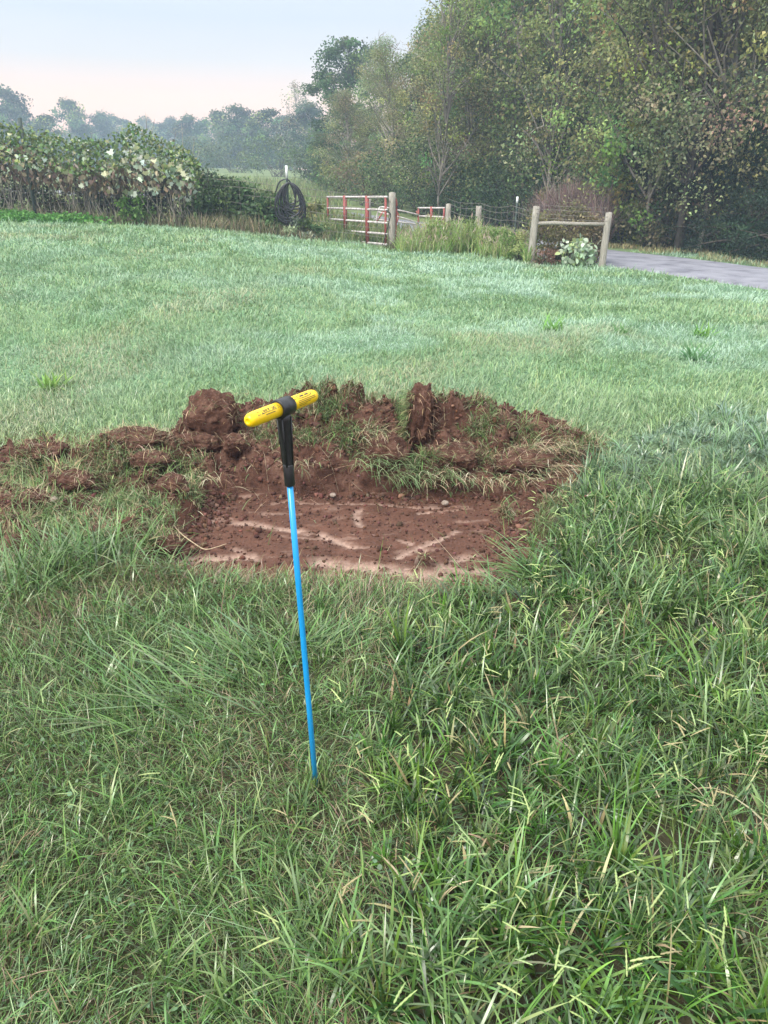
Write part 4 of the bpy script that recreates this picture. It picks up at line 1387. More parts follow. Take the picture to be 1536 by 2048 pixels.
# grapevine over the fence: crest outline in the picture
VT = [(-420, 270), (-80, 262), (0, 262), (30, 252), (75, 258), (110, 268), (150, 278), (200, 285), (240, 288), (265, 272), (290, 255), (310, 262), (340, 285), (370, 295), (400, 312), (415, 330)]
vx, vy = fence_pt(180)
vine = thing('grapevine', 'sprawling grapevine with pale and browning leaves over the wire fence', 'vine', (vx, vy, gzf(vx, vy)))
org = vine.location.copy()
def vine_pts(n, pxr, hr_, dep=.55, g=rng):
    px = g.uniform(*pxr, n)
    out = []
    for p in px:
        x, Y = fence_pt(p)
        zt = at(p, np.interp(p, [a for a, b in VT], [b for a, b in VT]), Y).z
        zb = gzf(x, Y)
        h = g.uniform(*hr_)
        bul = .35 + .65 * math.sin(math.pi * min(1, h)) if h < 1 else .3
        out.append((x, Y + g.normal(-.12, dep * .5 * bul), zb + (zt - zb) * h + g.normal(0, .05)))
    return np.array(out) - np.array(org)
n = 6400
C = np.concatenate([vine_pts(4600, (-80, 412), (.62, 1.03), .9), vine_pts(1800, (-400, -80), (.55, 1.03), .9)])
col = pick([(.11, .19, .055), (.16, .24, .07), (.24, .28, .09), (.085, .15, .055), (.26, .31, .17), (.33, .39, .27)], n, .22, [.25, .22, .16, .2, .1, .07])
V, f, c = frame_leaves(C, rng.uniform(.05, .11, n), rng.uniform(.045, .10, n), col, LOBED, .4, (0, -.1, .5))
link('foliage', np_mesh('foliage', V, f, c, False, M['vine']), vine)
n = 230
C = np.concatenate([vine_pts(80, (250, 405), (.36, .85), .5), vine_pts(50, (-60, 120), (.60, .95), .5), vine_pts(25, (120, 250), (.5, .8), .5), vine_pts(75, (230, 400), (.58, .82), .5)])
C[:, 1] -= .25
col = pick([(.54, .63, .53), (.44, .55, .43), (.50, .59, .48), (.56, .57, .36), (.40, .42, .30)], n, .12)
V, f, c = frame_leaves(C, rng.uniform(.10, .19, n), rng.uniform(.08, .17, n), col, LOBED, 1.1, (0, -.9, .2), .3)
link('pale_leaves', np_mesh('pale_leaves', V, f, c, False, M['vine']), vine)['label'] = 'pale whitish undersides and yellowed leaves hanging low'
n = 1300
C = np.concatenate([vine_pts(650, (-80, 120), (.42, .86), .5), vine_pts(400, (120, 260), (.42, .75), .5), vine_pts(250, (240, 400), (.42, .7), .5)])
col = pick([(.22, .15, .10), (.32, .24, .17), (.14, .095, .075), (.38, .31, .24)], n, .2)
V, f, c = frame_leaves(C, rng.uniform(.09, .17, n), rng.uniform(.05, .11, n), col, OVAL, 1.6, (0, -.4, 0), .5)
link('dry_leaves', np_mesh('dry_leaves', V, f, c, False, M['vine']), vine)['label'] = 'shrivelled brown leaves hanging on the fence'
def vst(i):
    px = rng.uniform(-70, 410)
    x, Y = fence_pt(px)
    zb = gzf(x, Y)
    h = rng.uniform(.7, 1.8)
    a = rng.normal(0, .25)
    return [Vector((x + a * t * h + rng.normal(0, .03), Y + rng.normal(0, .12), zb + h * t)) - org for t in (0, .3, .6, 1)]
b = stems_mb(vst, 170, .011)
# thin shoots rising over the crest
for px, py0, py1, px1 in [(293, 270, 225, 291), (304, 262, 238, 309), (345, 300, 262, 352), (366, 300, 245, 362), (392, 320, 300, 399), (30, 262, 240, 36), (120, 275, 245, 128), (180, 285, 265, 184), (215, 288, 270, 222), (386, 300, 275, 388)]:
    x, Y = fence_pt(px)
    b.tube([at(px, py0 + 25, Y) - org, at(px, py0, Y) - org, at((px + px1) / 2 + 1, (py0 + py1) / 2, Y) - org, at(px1, py1, Y) - org], [.008, .007, .006, .003], 5)
b.build('stems', M['bark'], vine)

# generic leafy shrub
def shrub(name, label, cat, px, Y, w, h, d, n, lsz, pal, group=None, shape=KITE, seed=0, stems=26, dark=True, droop=.2, stem_mat='dark_bark', asp=.6, loc=None, zoff=0):
    g = np.random.default_rng(seed + 500)
    if loc is None:
        x = colx(px, Y, .8)
    else:
        x, Y = loc
    z = gzf(x, Y) + zoff
    t = thing(name, label, cat, (x, Y, z), group=group)
    nc = max(10, int(n / 60))
    u = rdir(nc, g)
    rr = g.uniform(.45, 1.0, (nc, 1)) ** .5
    cc = u * rr * np.array([w / 2, d / 2, h * .5]) + np.array([0, 0, h * .5])
    cc[:, 2] = np.clip(cc[:, 2], .05, h)
    k = g.integers(0, nc, n)
    C = cc[k] + g.normal(0, 1, (n, 3)) * np.array([w, d, h]) * .085
    C[:, 2] = np.maximum(C[:, 2], .02)
    base = pick(pal, nc, .18, None, g)[k]
    col = np.clip(base * (1 + .18 * g.standard_normal((n, 1))), .01, 1)
    ln_ = lsz * g.uniform(.7, 1.35, n)
    V, f, c = frame_leaves(C, ln_, ln_ * asp, col, shape, droop, (0, 0, .2), .15, g)
    link('foliage', np_mesh('foliage', V, f, c, False, M['leaf']), t)
    b = MB()
    for i in range(min(stems, nc)):
        e = cc[i]
        s0 = np.array([g.normal(0, w * .06), g.normal(0, d * .06), -.05])
        mid = (s0 + e) / 2 + g.normal(0, .06, 3) * w * .5 + np.array([0, 0, .1 * h])
        b.tube([s0, mid, e], [.012 + .004 * h, .009, .004], 5, False)
    b.build('stems', M[stem_mat], t)
    return t
DG = [(.075, .13, .05), (.10, .165, .065), (.06, .105, .045), (.13, .19, .075)]
MG = [(.12, .18, .065), (.16, .22, .08), (.10, .15, .06), (.21, .25, .10)]
BR = [(.19, .155, .09), (.24, .19, .11), (.15, .12, .075), (.17, .18, .08)]
YG = [(.17, .20, .05), (.24, .25, .06), (.13, .17, .05), (.30, .26, .06)]
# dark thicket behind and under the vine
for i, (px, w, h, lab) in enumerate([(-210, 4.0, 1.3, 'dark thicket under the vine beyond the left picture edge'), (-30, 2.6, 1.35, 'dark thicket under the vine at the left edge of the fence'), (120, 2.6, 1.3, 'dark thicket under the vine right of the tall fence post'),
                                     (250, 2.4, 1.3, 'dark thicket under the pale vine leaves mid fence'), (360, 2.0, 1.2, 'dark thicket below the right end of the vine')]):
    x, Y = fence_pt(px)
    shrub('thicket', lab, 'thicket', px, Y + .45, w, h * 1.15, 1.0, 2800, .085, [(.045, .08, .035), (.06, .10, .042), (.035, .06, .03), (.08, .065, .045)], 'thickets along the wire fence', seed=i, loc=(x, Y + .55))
for i, (px, w, h, pal, lab) in enumerate([(440, 1.9, 1.18, DG, 'dark green leafy shrub on the fence right of the vine'), (500, 1.5, 1.02, DG, 'dark green leafy shrub on the fence left of the hose'), (548, .9, .85, DG, 'small dark green shrub on the fence touching the hose')]):
    x, Y = fence_pt(px)
    shrub('shrub', lab, 'shrub', px, Y, w, h, 1.0, 2300, .10, pal, 'shrubs on the wire fence', seed=20 + i, loc=(x, Y + .35), shape=OVAL)
shrub('shrub', 'bright green bushy weed at the fence foot under the vine', 'shrub', 268, 20.0, .8, .75, .6, 500, .11, [(.14, .26, .06), (.18, .30, .08), (.10, .18, .05)], 'shrubs on the wire fence', seed=31)
shrub('shrub', 'low speckled green shrub at the fence foot below the hose', 'shrub', 600, 19.5, 1.0, .5, .6, 700, .085, [(.10, .15, .06), (.2, .24, .14), (.35, .38, .30), (.07, .11, .045)], 'shrubs on the wire fence', seed=32)
shrub('shrub', 'yellowish green weedy shrub right of the hose', 'shrub', 628, 20.4, .8, .85, .8, 700, .10, [(.22, .26, .10), (.30, .32, .13), (.15, .2, .07)], 'shrubs on the wire fence', seed=33)
shrub('shrub', 'olive-brown bush filling the middle of the timber brace', 'shrub', 1128, 17.7, 1.6, 1.2, .9, 4200, .07, [(.22, .19, .10), (.28, .24, .12), (.16, .15, .08), (.22, .24, .11)], 'bushes at the timber brace', seed=34)
shrub('shrub', 'reddish brown tuft of dying weeds at the foot of the left brace post', 'weed', 1090, 17.1, .7, .32, .4, 500, .07, [(.30, .17, .12), (.24, .13, .09), (.34, .22, .16)], 'bushes at the timber brace', seed=35, asp=.22)
shrub('shrub', 'brown twiggy bush beside the right brace post', 'shrub', 1186, 17.3, .6, .95, .5, 1300, .06, [(.16, .12, .07), (.20, .16, .08), (.13, .11, .06)], 'bushes at the timber brace', seed=36)
for i, (px, Y, w, h, lab) in enumerate([(880, 19.2, 1.1, .75, 'leafy yellow-green weed clump right of the gate post'), (940, 19.3, 1.0, .95, 'tall leafy yellow-green weed clump between the two small wooden posts'), (1000, 18.5, 1.1, .62, 'leafy green weed clump below the sagging wire'),
                                        (1040, 17.8, .7, .6, 'bright green weed clump against the left brace post')]):
    shrub('weed_clump', lab, 'weed', px, Y, w, h, .8, 1100, .075, [(.20, .31, .08), (.28, .38, .11), (.15, .24, .06), (.34, .38, .17)], 'weed clumps beside the gate', seed=140 + i, asp=.35, droop=.0)
# pale broad-leaved plant under the brace
g = np.random.default_rng(77)
x = colx(1160, 16.75, .4)
pl = thing('broad_leaf_plant', 'pale broad-leaved plant in front of the bush under the brace rail', 'plant', (x, 16.75, gzf(x, 16.75)))
n = 230
C = np.stack([g.normal(0, .17, n), g.normal(-.08, .12, n), g.uniform(.10, .60, n)], 1)
C[:, 0] *= 1.25 - C[:, 2] * .6
col = pick([(.38, .48, .34), (.46, .55, .42), (.30, .42, .26), (.38, .46, .2)], n, .1, None, g)
V, f, c = frame_leaves(C, g.uniform(.08, .15, n), g.uniform(.06, .11, n), col, OVAL, .9, (0, -.7, .6), .15, g)
link('leaves', np_mesh('leaves', V, f, c, False, M['vine']), pl)
b = MB()
for i in range(12):
    e = C[i]
    b.tube([(0, 0, -.05), tuple(e * .5 + np.array([0, 0, .1])), tuple(e)], .007, 5)
b.build('stems', M['bark'], pl)

# tall weeds, dry grass and brush
def weed_patch(name, label, boxes, pal, hrange, wd, seed, kind='stuff', seedy=.0, mat='straw'):
    g = np.random.default_rng(seed)
    parts = []
    for px0, px1, Y0, Y1, n, hs in boxes:
        Y = g.uniform(Y0, Y1, n)
        x = np.array([colx(g.uniform(px0, px1), yy, .4) for yy in Y])
        k = road_dist(x, Y) > 1.85
        x, Y = x[k], Y[k]
        m = len(x)
        z = gz0(x, Y)
        c = pick(pal, m, .18, None, g)
        hh = g.uniform(*hrange, m) * hs * (.6 + .8 * fbm(x * 1.5, Y * 1.5, seed, 3))
        parts.append(blades(np.stack([x, Y, z], 1), hh, g.uniform(.6, 1.4, m) * wd, 6.28 * g.random(m), np.abs(g.normal(.15, .16, m)), g.uniform(.1, 1.2, m), c * .85, c * 1.1, 4, None, g.uniform(-.8, .8, m)))
        if seedy:
            ksel = g.random(m) < seedy
            q = np.stack([x, Y, z + hh * .82], 1)[ksel]
            mm = len(q)
            C = q + g.normal(0, .03, (mm, 3))
            cl = pick([(.42, .36, .26), (.36, .28, .24), (.46, .42, .30)], mm, .12, None, g)
            parts.append(leaves(C, rdir(mm, g, 1.5), rdir(mm, g), .16, .03, cl, KITE, .2))
    V, f, c = merge(parts)
    return tag(link(name, np_mesh(name, V, f, c, False, M[mat])), label, name.replace('_', ' '), kind=kind)
weed_patch('tall_weeds', 'tall seeding grass and weeds between the gate and the timber brace',
           [(805, 1050, 18.6, 20.0, 2600, .62), (850, 960, 18.8, 20.0, 1900, .95), (960, 1056, 17.8, 19.4, 1700, .62), (795, 900, 18.4, 19.4, 900, .42), (1050, 1062, 17.0, 17.6, 120, .6)],
           [(.27, .42, .11), (.36, .48, .15), (.44, .48, .23), (.20, .33, .09), (.45, .45, .28)], (.40, 1.0), .015, 301, seedy=.10, mat='leaf')
weed_patch('dry_grass', 'dry tan grass and arching stems at the foot of the wire fence',
           [(380, 570, 19.3, 20.2, 1500, 1.0), (150, 400, 19.8, 20.6, 1100, 1.0), (-80, 200, 20.2, 20.9, 700, 1.0), (560, 660, 19.1, 19.7, 400, .7), (770, 800, 19.0, 19.4, 160, .7)],
           [(.26, .22, .14), (.34, .29, .19), (.16, .13, .085), (.15, .18, .08), (.13, .16, .07)], (.18, .50), .009, 302)
weed_patch('field_grass', 'rough pale green meadow grass beyond the fence and gate',
           [(380, 720, 21, 30, 4200, .8), (640, 800, 20.2, 29, 2600, .7), (380, 700, 33, 60, 5200, 1.1), (600, 900, 20.5, 27, 1500, .8), (0, 400, 22, 40, 2500, .9)],
           [(.18, .24, .09), (.24, .28, .12), (.29, .29, .15), (.14, .20, .08)], (.25, .55), .03, 303, mat='leaf')
weed_patch('verge_grass', 'dry leaf-strewn verge grass along the far side of the lane',
           [(1215, 1290, 22.3, 23.2, 500, .8), (1280, 1420, 20.4, 22.0, 900, .8), (1400, 1600, 17.5, 20.8, 1500, .8), (1560, 1750, 14, 18, 900, .8)],
           [(.30, .26, .14), (.36, .30, .17), (.22, .22, .10), (.16, .17, .08)], (.10, .24), .014, 304)
weed_patch('dry_brush', 'purplish brown dry brush behind the timber brace',
           [(1070, 1212, 23.8, 26.0, 5200, 1.0), (1180, 1216, 22.8, 23.6, 500, 1.0)],
           [(.24, .165, .155), (.30, .215, .19), (.18, .125, .125), (.36, .28, .22)], (1.0, 1.9), .016, 305)
# bright creeping ground cover at the foot of the vine
g = np.random.default_rng(88)
n = 2600
Y = g.uniform(19.2, 20.4, n)
x = np.array([colx(p, yy, .6) for p, yy in zip(g.triangular(-90, 60, 235, n), Y)])
C = np.stack([x, Y, gz0(x, Y) + g.uniform(.03, .22, n) * (.4 + fbm(x * 2, Y * 2, 5, 2))], 1)
col = pick([(.12, .30, .06), (.16, .36, .09), (.10, .24, .06)], n, .15, None, g)
V, f, c = frame_leaves(C, g.uniform(.05, .09, n), g.uniform(.05, .08, n), col, OVAL, 0, (0, -.2, 1), .1, g)
tag(link('ground_ivy', np_mesh('ground_ivy', V, f, c, False, M['leaf'])), 'bright green creeping ground cover at the foot of the vine', 'ground cover', kind='stuff')
# broad weeds in the lawn, each a thing
for i, (px, py, s, lab, pal) in enumerate([(1105, 662, .22, 'bright green rosette weed in the dewy lawn above the heap', [(.16, .34, .07), (.2, .4, .1)]), (1405, 674, .20, 'low bright green weed in the lawn towards the right edge', [(.16, .33, .08), (.2, .38, .1)]),
                                           (1395, 722, .26, 'dark long-bladed weed in the lawn near the right edge', [(.10, .24, .09), (.14, .3, .12)]), (700, 480, .30, 'yellow-green strap-leaved clump at the fence foot before the gate', [(.22, .36, .06), (.28, .40, .08)]),
                                           (1240, 668, .16, 'small upright weed in the lawn between two bright weeds', [(.12, .27, .09), (.16, .32, .1)]), (105, 778, .2, 'yellowish weed in the lawn beyond the left dug soil', [(.24, .40, .1), (.28, .44, .12)])]):
    p = onz(px, py, 0)
    Y = p.y
    for _ in range(6):
        zz_ = float(gz0(p.x, p.y))
        p = onz(px, py, zz_)
    g = np.random.default_rng(900 + i)
    n = 46
    c = pick(pal, n, .12, None, g)
    wd = .018 if px != 700 else .03
    V, f, cc = blades(np.stack([g.normal(0, s * .25, n), g.normal(0, s * .25, n), np.zeros(n)], 1), s * g.uniform(.5, 1.2, n) * (1.5 if px == 700 else 1), wd * g.uniform(.6, 1.3, n), 6.28 * g.random(n), g.uniform(.3, 1.2, n), g.uniform(.2, 1.0, n), c * .85, c * 1.1, 5)
    o = link('lawn_weed', np_mesh('lawn_weed', V, f, cc, False, M['leaf']), None, tuple(p))
    tag(o, lab, 'weed', 'weeds in the lawn')

# ------------------------------------------------------------------ trees
def tree_meshes(seed, H, cr, base=.15, ncl=70, nleaf=9000, leaf=.13, pal=MG, tr=.16, lean=0.0, bark='bark', fork=False, shape=0, wisp=8, asp=.62, spread=.155, bare=False):
    """trunk and crown meshes of one tree standing at the origin"""
    g = np.random.default_rng(seed)
    tp = [np.array([0, 0, -.2])]
    x = y = 0.0
    nst = 9
    for i in range(1, nst + 1):
        x += g.normal(0, .018 * H) * .6 + lean * H / nst
        y += g.normal(0, .018 * H) * .6
        tp.append(np.array([x, y, H * .93 * i / nst]))
    tp = np.array(tp)
    zs = tp[:, 2]
    def axis_at(z):
        return np.array([np.interp(z, zs, tp[:, 0]), np.interp(z, zs, tp[:, 1]), z])
    b = MB()
    rad = tr * (1 - np.linspace(0, 1, nst + 1) * .88)
    rad[0] *= 1.35
    b.tube(tp, rad, 9)
    if fork:
        f0 = axis_at(H * .27)
        pts = [f0, f0 + np.array([-.25, .05, .12 * H]), f0 + np.array([-.35, .1, .3 * H]), f0 + np.array([-.9, .2, .5 * H]), f0 + np.array([-1.5, .2, .68 * H])]
        b.tube([tuple(p) for p in catmull(pts, 4)], np.linspace(tr * .72, tr * .15, 17), 8)
    # clump centres
    hz0 = H * base
    cen = []
    while len(cen) < ncl:
        t = g.random()
        z = hz0 + (H - hz0) * t
        if shape == 0:
            prof = (math.sin(math.pi * min(1, .10 + .90 * t)) ** .55) * (1 - .25 * t)
        elif shape == 1:
            prof = 1 - t * .85
        else:
            prof = math.sqrt(max(0, 1 - (2 * t - 1) ** 2))
        r = cr * prof * (g.random() ** .45)
        a = g.uniform(0, 6.28)
        p = axis_at(z) + np.array([math.cos(a) * r, math.sin(a) * r, g.normal(0, .03 * H)])
        p[2] = max(p[2], .25)
        cen.append(p)
    cen = np.array(cen)
    # limbs
    for i in range(min(ncl, 46)):
        e = cen[i]
        z0 = np.clip(e[2] - g.uniform(.10, .30) * H, .12 * H, .85 * H)
        s = axis_at(z0)
        mid = s * .5 + e * .5 + np.array([0, 0, .04 * H]) + g.normal(0, .02 * H, 3)
        r0 = tr * .34 * (1 - z0 / H) + .018
        b.tube([tuple(q) for q in catmull([s, mid, e + (e - mid) * .25], 4)], np.linspace(r0, .008, 9), 5, False)
    for i in range(wisp):   # bare outreaching branches
        e = cen[g.integers(0, ncl)]
        s = axis_at(np.clip(e[2] - .1 * H, .1 * H, .9 * H))
        e2 = s + (e - s) * 1.35 + np.array([0, 0, g.uniform(-.03, .10) * H])
        mid = s * .5 + e2 * .5 + g.normal(0, .05 * cr + .08, 3)
        main = catmull([s, mid, e2], 5)
        b.tube([tuple(q) for q in main], np.linspace(.045, .01, 11), 5, False)
        for q in range(3):
            k = g.integers(4, 10)
            d = np.array(main[k]) + g.normal(0, .35, 3) + np.array([0, 0, .3])
            b.tube([tuple(main[k]), tuple((np.array(main[k]) + d) / 2 + g.normal(0, .06, 3)), tuple(d)], [.016, .012, .006], 4, False)
    if bare:
        for i in range(120):
            e = cen[i % ncl] + g.normal(0, .25, 3)
            s = cen[i % ncl] * .75 + axis_at(max(.2 * H, cen[i % ncl][2] - .8)) * .25
            b.tube([tuple(s), tuple((s + e) / 2 + g.normal(0, .08, 3)), tuple(e + g.normal(0, .2, 3))], [.02, .016, .008], 4, False)
    tm = b.mesh('trunk', M[bark])
    k = g.integers(0, ncl, nleaf)
    sz = cr * spread * g.uniform(.6, 1.5, ncl)
    C = cen[k] + rdir(nleaf, g) * (g.random((nleaf, 1)) ** .5) * 1.75 * sz[k][:, None] * np.array([1, 1, .75])
    C[:, 2] = np.maximum(C[:, 2], .08)
    base_c = pick(pal, ncl, .28, None, g)[k]
    col = np.clip(base_c * (1 + .2 * g.standard_normal((nleaf, 1))) * (1 + .06 * g.standard_normal((nleaf, 3))), .008, 1)
    l_ = leaf * g.uniform(.6, 1.4, nleaf)
    A = rdir(nleaf, g)
    A[:, 2] -= .5
    V, f, c = leaves(C, A, rdir(nleaf, g, .7), l_, l_ * asp, col, KITE, .2)
    cm = np_mesh('crown', V, f, c, False, M['leaf'])
    return tm, cm
OL = [(.20, .25, .095), (.27, .315, .12), (.33, .35, .15), (.15, .19, .08), (.30, .37, .13)]
OB = [(.22, .235, .11), (.29, .29, .15), (.165, .185, .09), (.33, .31, .17), (.23, .28, .12)]
LG = [(.23, .33, .11), (.31, .41, .14), (.37, .44, .16), (.18, .26, .095)]
HZ_ = [(.09, .13, .07), (.12, .17, .08), (.15, .19, .09), (.07, .105, .065)]
P_ = {}
P_['forked'] = tree_meshes(1, 14, 3.0, .10, 150, 26000, .092, OB, .115, .012, 'dark_bark', True, 0, 22)
P_['crooked'] = tree_meshes(2, 11.5, 3.0, .12, 140, 25000, .10, OL, .19, -.02, 'dark_bark', False, 0, 12)
P_['yellow'] = tree_meshes(3, 5.2, 1.35, .03, 46, 5600, .13, YG + MG[:2], .08, .02, 'dark_bark', False, 2, 3)
P_['drooping'] = tree_meshes(4, 13, 3.3, .08, 150, 27000, .095, OB + YG[:1], .2, .0, 'bark', False, 0, 26)
P_['olive'] = tree_meshes(5, 13, 3.2, .08, 140, 18500, .13, OL, .16, .01, 'bark', False, 0, 26)
P_['brown'] = tree_meshes(6, 11, 3.2, .05, 140, 20000, .125, OB, .16, .0, 'bark', False, 0, 26)
P_['fresh'] = tree_meshes(7, 12, 3.3, .08, 140, 20000, .13, LG + OL[:2], .17, .0, 'bark', False, 0, 8)
P_['dark'] = tree_meshes(8, 10, 2.6, .05, 120, 18000, .17, DG + MG[:1], .16, .0, 'dark_bark', False, 2, 4)
P_['far_round'] = tree_meshes(9, 10, 4.0, .08, 100, 10000, .30, HZ_, .25, .0, 'bark', False, 0, 3, spread=.15)
P_['far_loose'] = tree_meshes(10, 10, 3.6, .06, 95, 9500, .30, HZ_ + LG[:1], .22, .0, 'bark', False, 0, 8, spread=.15)
P_['far_bare'] = tree_meshes(11, 11, 3.0, .15, 70, 1900, .2, OB, .2, .0, 'bark', False, 0, 26, bare=True)
P_['cedar'] = tree_meshes(12, 3.6, 1.5, .0, 70, 9500, .10, [(.03, .055, .03), (.04, .07, .035), (.025, .045, .028), (.055, .085, .045)], .08, .0, 'dark_bark', False, 1, 0, asp=.35)
NEAR_TOPS = {785: 84, 850: 50, 905: 5, 935: 30, 716: 72, 705: 178, 650: 262, 820: 70, 760: 88, 880: 30, 945: -10}
M['grey_bark'] = mat_noise('grey_bark', (.09, .08, .068), (.27, .245, .21), 9, .9, .6, 30, stretch=(1, 1, .25))
P_['slender'] = tree_meshes(13, 9.5, 1.6, .22, 60, 5200, .095, OL + YG[:1], .058, .015, 'grey_bark', False, 0, 14, spread=.2)
def put_tree(kind, label, px, Y, H, rz, group, name='tree', cat='tree', wide=1.0):
    if px in NEAR_TOPS:
        H0, H = H, at(px, NEAR_TOPS[px] + 8, Y).z - gzf(colx(px, Y, 2.0), Y)
        wide *= min(1.5, max(1.0, H0 / H * .95))
    tm, cm = P_[kind]
    refH = {'forked': 14, 'crooked': 11.5, 'yellow': 5.2, 'drooping': 13, 'olive': 13, 'brown': 11, 'fresh': 12, 'dark': 10, 'far_round': 10, 'far_loose': 10, 'far_bare': 11, 'cedar': 3.6, 'slender': 9.5}[kind]
    x = colx(px, Y, 2.0)
    s = H / refH
    t = thing(name, label, cat, (x, Y, gzf(x, Y)), rz, group)
    t.scale = (s * wide, s * wide, s)
    link('trunk', tm, t)
    link('crown', cm, t)
    return t
G1 = 'trees along the lane and woods edge'
put_tree('forked', 'tall forked tree with bare pale trunks beside the lane, right of centre of the woods', 1378, 21.6, 14, 0, G1)
put_tree('crooked', 'tree with dark crooked trunk just right of the timber brace', 1250, 24.2, 12, .6, G1)
put_tree('yellow', 'young yellow-green tree at the lane edge beside the right brace post', 1290, 23.0, 5.0, 0, G1, 'small_tree')
put_tree('drooping', 'brownish tree with drooping leaves at the right picture edge', 1500, 22.6, 13, .3, G1)
put_tree('olive', 'tall olive-green tree behind the crooked tree', 1190, 30, 14, 2.1, G1)
put_tree('brown', 'brownish tree behind the purple dry brush', 1110, 31.5, 12, 1.0, G1)
put_tree('fresh', 'yellow-green topped tree above the white-tipped steel post', 1030, 33, 13.5, .2, G1)
put_tree('brown', 'brown-leaved spreading tree above the two small wooden posts', 935, 33.5, 9.5, 3.2, G1)
put_tree('olive', 'olive tree whose top marks the left shoulder of the tall woods', 905, 38, 12, 4.4, G1)
put_tree('brown', 'low brownish tree behind the small white-railed gate', 850, 36, 8.0, 5.0, G1)
put_tree('drooping', 'grey-brown tree directly above the gate post', 785, 40, 8.4, 1.9, G1)
put_tree('dark', 'tall dark hazy tree standing alone at the left end of the woods', 716, 60, 13.2, 0, G1, wide=.92)
put_tree('brown', 'grey hazy tree above the open red gate', 705, 46, 7.2, .9, G1)
put_tree('dark', 'small dark tree low behind the open red gate', 650, 52, 5.2, 2.0, G1)
put_tree('slender', 'slender pale-barked tree between the crooked tree and the dry brush', 1196, 25.6, 10.5, .4, G1, 'slender_tree')
put_tree('slender', 'slender pale leaning tree right of the tall forked tree', 1425, 21.2, 11.5, 2.2, G1, 'slender_tree')
put_tree('slender', 'slender pale tree between the yellow-green tree and the forked tree', 1335, 22.4, 10.5, 4.1, G1, 'slender_tree')
put_tree('slender', 'slender pale trunk behind the left of the two small wooden posts', 884, 30.5, 7.5, 5.2, G1, 'slender_tree')
put_tree('slender', 'slender pale tree behind the left brace post', 1075, 28.5, 10.0, 1.1, G1, 'slender_tree')
put_tree('slender', 'slender pale tree at the right picture edge in front of the drooping tree', 1505, 21.0, 12, 3.3, G1, 'slender_tree')
G2 = 'trees deep in the woods'
lab2 = 'tree deep in the woods, mostly hidden behind the front row'
for i, (px, Y, H, k) in enumerate([(1560, 27, 13, 'brown'), (1470, 29, 14, 'olive'), (1400, 31, 13, 'dark'), (1330, 29, 13, 'fresh'), (1270, 34, 14, 'brown'), (1150, 38, 14.5, 'olive'), (1075, 40, 15, 'fresh'), (985, 41, 13.5, 'brown'),
                                   (945, 46, 13, 'fresh'), (880, 47, 11, 'dark'), (820, 50, 10.5, 'brown'), (760, 54, 10, 'olive'), (1620, 22, 11, 'olive'), (1230, 42, 14, 'dark'), (1500, 36, 15, 'fresh'), (1350, 40, 15, 'olive'), (-300, 60, 9, 'dark')]):
    if px > 0:
        put_tree(k, lab2, px, Y, H if px < 1140 else H * .66, i * 1.7, G2)
def height_to(px, py, Y):
    return at(px, py, Y).z - gzf(colx(px, Y, 2.0), Y)
TOPS = {592: 182, 545: 235, 625: 222, 495: 226, 440: 238, 385: 246, 340: 262, 300: 248, 265: 254, 215: 238, 155: 216, 110: 246, 52: 190, -25: 228}
def far_tree(kind, label, px, Y, H, rz, group, wide=1.0):
    py = TOPS.get(px, 246 + (px % 7) * 2)
    h = height_to(px, py - 10, Y * 1.3)
    return put_tree(kind, label, px, Y * 1.3, h, rz, group, wide=wide * max(1.15, min(1.8, 11.0 / h)))
G3 = 'far hazy trees across the field'
far_tree('far_bare', 'nearly bare hazy tree rising above the far tree line', 592, 84, 10.8, 0, G3)
far_tree('far_loose', 'pale green hazy tree just left of the bare tree', 545, 88, 8.6, .5, G3)
far_tree('far_round', 'hazy tree right of the bare tree, touching the dark tree', 625, 78, 7.0, 2.5, G3)
far_tree('far_round', 'dark bluish tree at the top of the far tree line above the hose', 495, 95, 9.2, 1.2, G3)
far_tree('far_loose', 'rounded hazy green tree left of the bluish tree', 440, 100, 8.8, 2.2, G3)
far_tree('far_round', 'hazy tree at the left end of the far tree line', 385, 108, 9.0, 3.1, G3)
far_tree('far_loose', 'low hazy tree beyond the right end of the vine', 340, 135, 9.0, .3, G3)
far_tree('far_bare', 'thin leafless-topped hazy tree above the tall vine shoots', 300, 150, 10.5, 1.0, G3)
far_tree('far_loose', 'small hazy tree over the middle of the vine', 265, 140, 9.8, 4.0, G3)
far_tree('far_round', 'low bluish tree over the white-tipped leaning post', 215, 125, 9.6, 5.0, G3)
far_tree('far_loose', 'hazy loose-crowned tree between the vine crest and the big round tree', 155, 112, 10.3, 2.8, G3)
far_tree('far_loose', 'pale green hazy tree in front of the big round tree', 110, 95, 7.6, 1.4, G3)
far_tree('far_round', 'big round bluish tree at the far left above the vine', 52, 100, 13.0, .8, G3, wide=.95)
far_tree('far_round', 'dark bluish tree cut by the left picture edge', -25, 96, 10.5, 3.8, G3)
lab3 = 'hazy tree far behind the far tree line, mostly hidden'
for i, (px, Y, H) in enumerate([(575, 120, 9.5), (520, 125, 10), (465, 130, 10), (410, 145, 10.5), (360, 165, 10.5), (310, 180, 9), (240, 170, 10), (180, 150, 10), (90, 140, 9), (10, 140, 9), (650, 110, 9), (-110, 120, 11), (-170, 105, 9), (-250, 112, 9), (-340, 108, 9), (-450, 100, 9)]):
    far_tree('far_round' if i % 2 else 'far_loose', lab3, px, Y, H, i * 1.3, 'trees behind the far tree line')
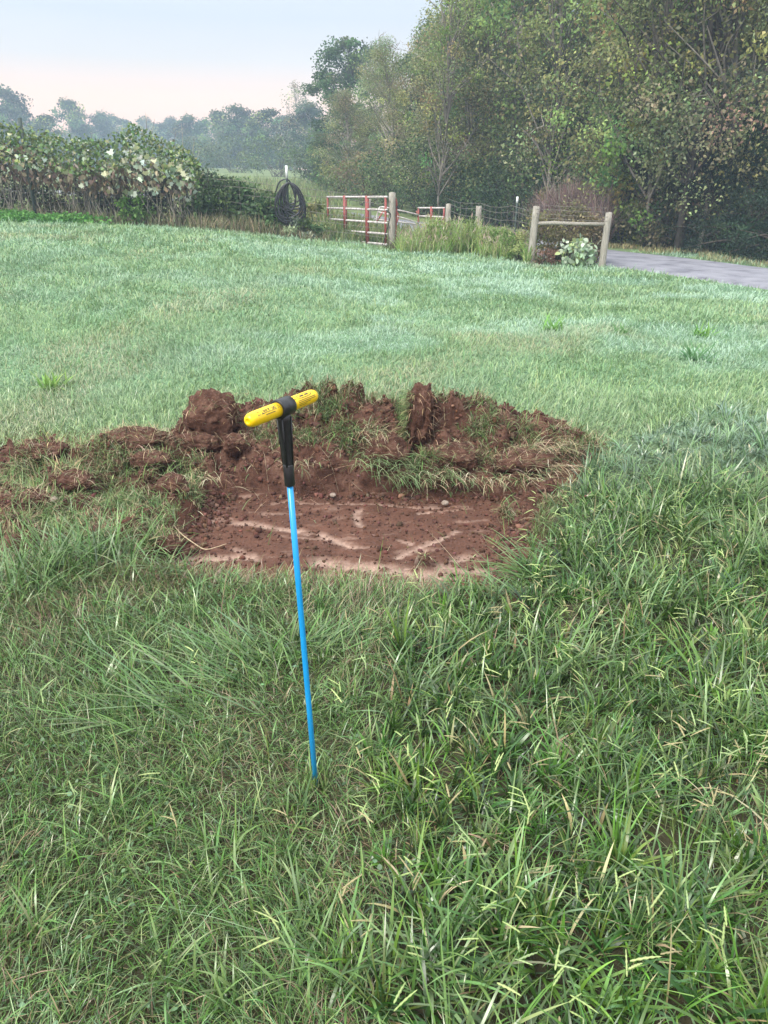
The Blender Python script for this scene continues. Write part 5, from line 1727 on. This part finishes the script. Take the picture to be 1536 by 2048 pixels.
# undergrowth at the woods edge
GU = 'bushes at the foot of the woods'
put_tree('cedar', 'dark evergreen bush at the right picture edge beside the lane', 1510, 20.2, 3.3, 0, GU, 'evergreen_bush', 'bush')
put_tree('cedar', 'dark evergreen bush right of the forked tree', 1435, 21.4, 3.0, 2, GU, 'evergreen_bush', 'bush')
put_tree('cedar', 'dark evergreen bush beyond the right picture edge', 1590, 18.6, 3.0, 4, GU, 'evergreen_bush', 'bush')
for i, (px, Y, w, h, pal, lab) in enumerate([(1300, 22.6, 1.5, 1.5, YG + BR, 'yellowing brown bush at the lane edge right of the timber brace'), (1345, 22.2, 1.3, 1.6, BR + DG[:1], 'brown leafy bush at the foot of the forked tree'),
                                             (1240, 23.6, 1.2, 1.4, YG + DG, 'yellow-green bush just behind the right brace post'), (1140, 29, 3, 2.6, DG + BR, 'dark bush behind the dry brush'), (1045, 29.5, 3, 2.4, DG, 'dark bush behind the white-tipped steel post'),
                                             (985, 30.5, 2.6, 2.6, MG + DG, 'green leafy bush between the wooden posts and the woods'), (915, 31.5, 2.6, 2.4, DG, 'dark bush behind the two small wooden posts'), (850, 33, 3, 3.2, DG + MG, 'glossy dark bush behind the small white-railed gate'),
                                             (790, 35, 3, 2.6, MG + DG, 'green bush directly behind the gate post'), (735, 38, 3.2, 2.2, MG + BR, 'olive bush above the open gate'), (690, 42, 3.4, 2.0, MG + YG[:1], 'pale olive bush left of the gate, across the field'),
                                             (630, 60, 5, 3.4, HZ_, 'hazy bush across the field left of the gate'), (560, 74, 7, 3.4, HZ_, 'hazy bush below the bare far tree'), (480, 86, 8, 3.2, HZ_, 'hazy bush below the bluish far tree'), (400, 96, 8, 3.2, HZ_, 'hazy bush at the foot of the far tree line left end'),
                                             (1400, 25, 3, 3.0, DG + MG, 'dark bush behind the forked tree'), (1480, 24.5, 3, 3.2, DG, 'dark bush behind the evergreen bushes'), (1215, 27, 2.6, 3.0, DG + BR, 'dark bush behind the right brace post'), (1320, 26, 2.6, 3.2, DG, 'dark bush behind the young yellow tree')]):
    big = Y > 55
    shrub('bush', lab, 'bush', px, Y, w, h, w * .7, 1500 if big else int(1000 + 420 * w), .22 if big else .11, pal, GU, seed=60 + i)

# ------------------------------------------------------------------ haze
hb = MB()
hb.box((0, 140, 7.6), (600, 400, 18.6))
hzo = hb.build('haze', None, None, smooth=False)
mh = bpy.data.materials.new('haze')
mh.use_nodes = True
nt = mh.node_tree
nt.nodes.remove(nt.nodes['Principled BSDF'])
pv = nt.nodes.new('ShaderNodeVolumePrincipled')
pv.inputs['Color'].default_value = (.60, .76, 1.0, 1)
pv.inputs['Density'].default_value = .0022
nt.links.new(pv.outputs[0], nt.nodes['Material Output'].inputs['Volume'])
hzo.data.materials.append(mh)
tag(hzo, None, None, kind='stuff')
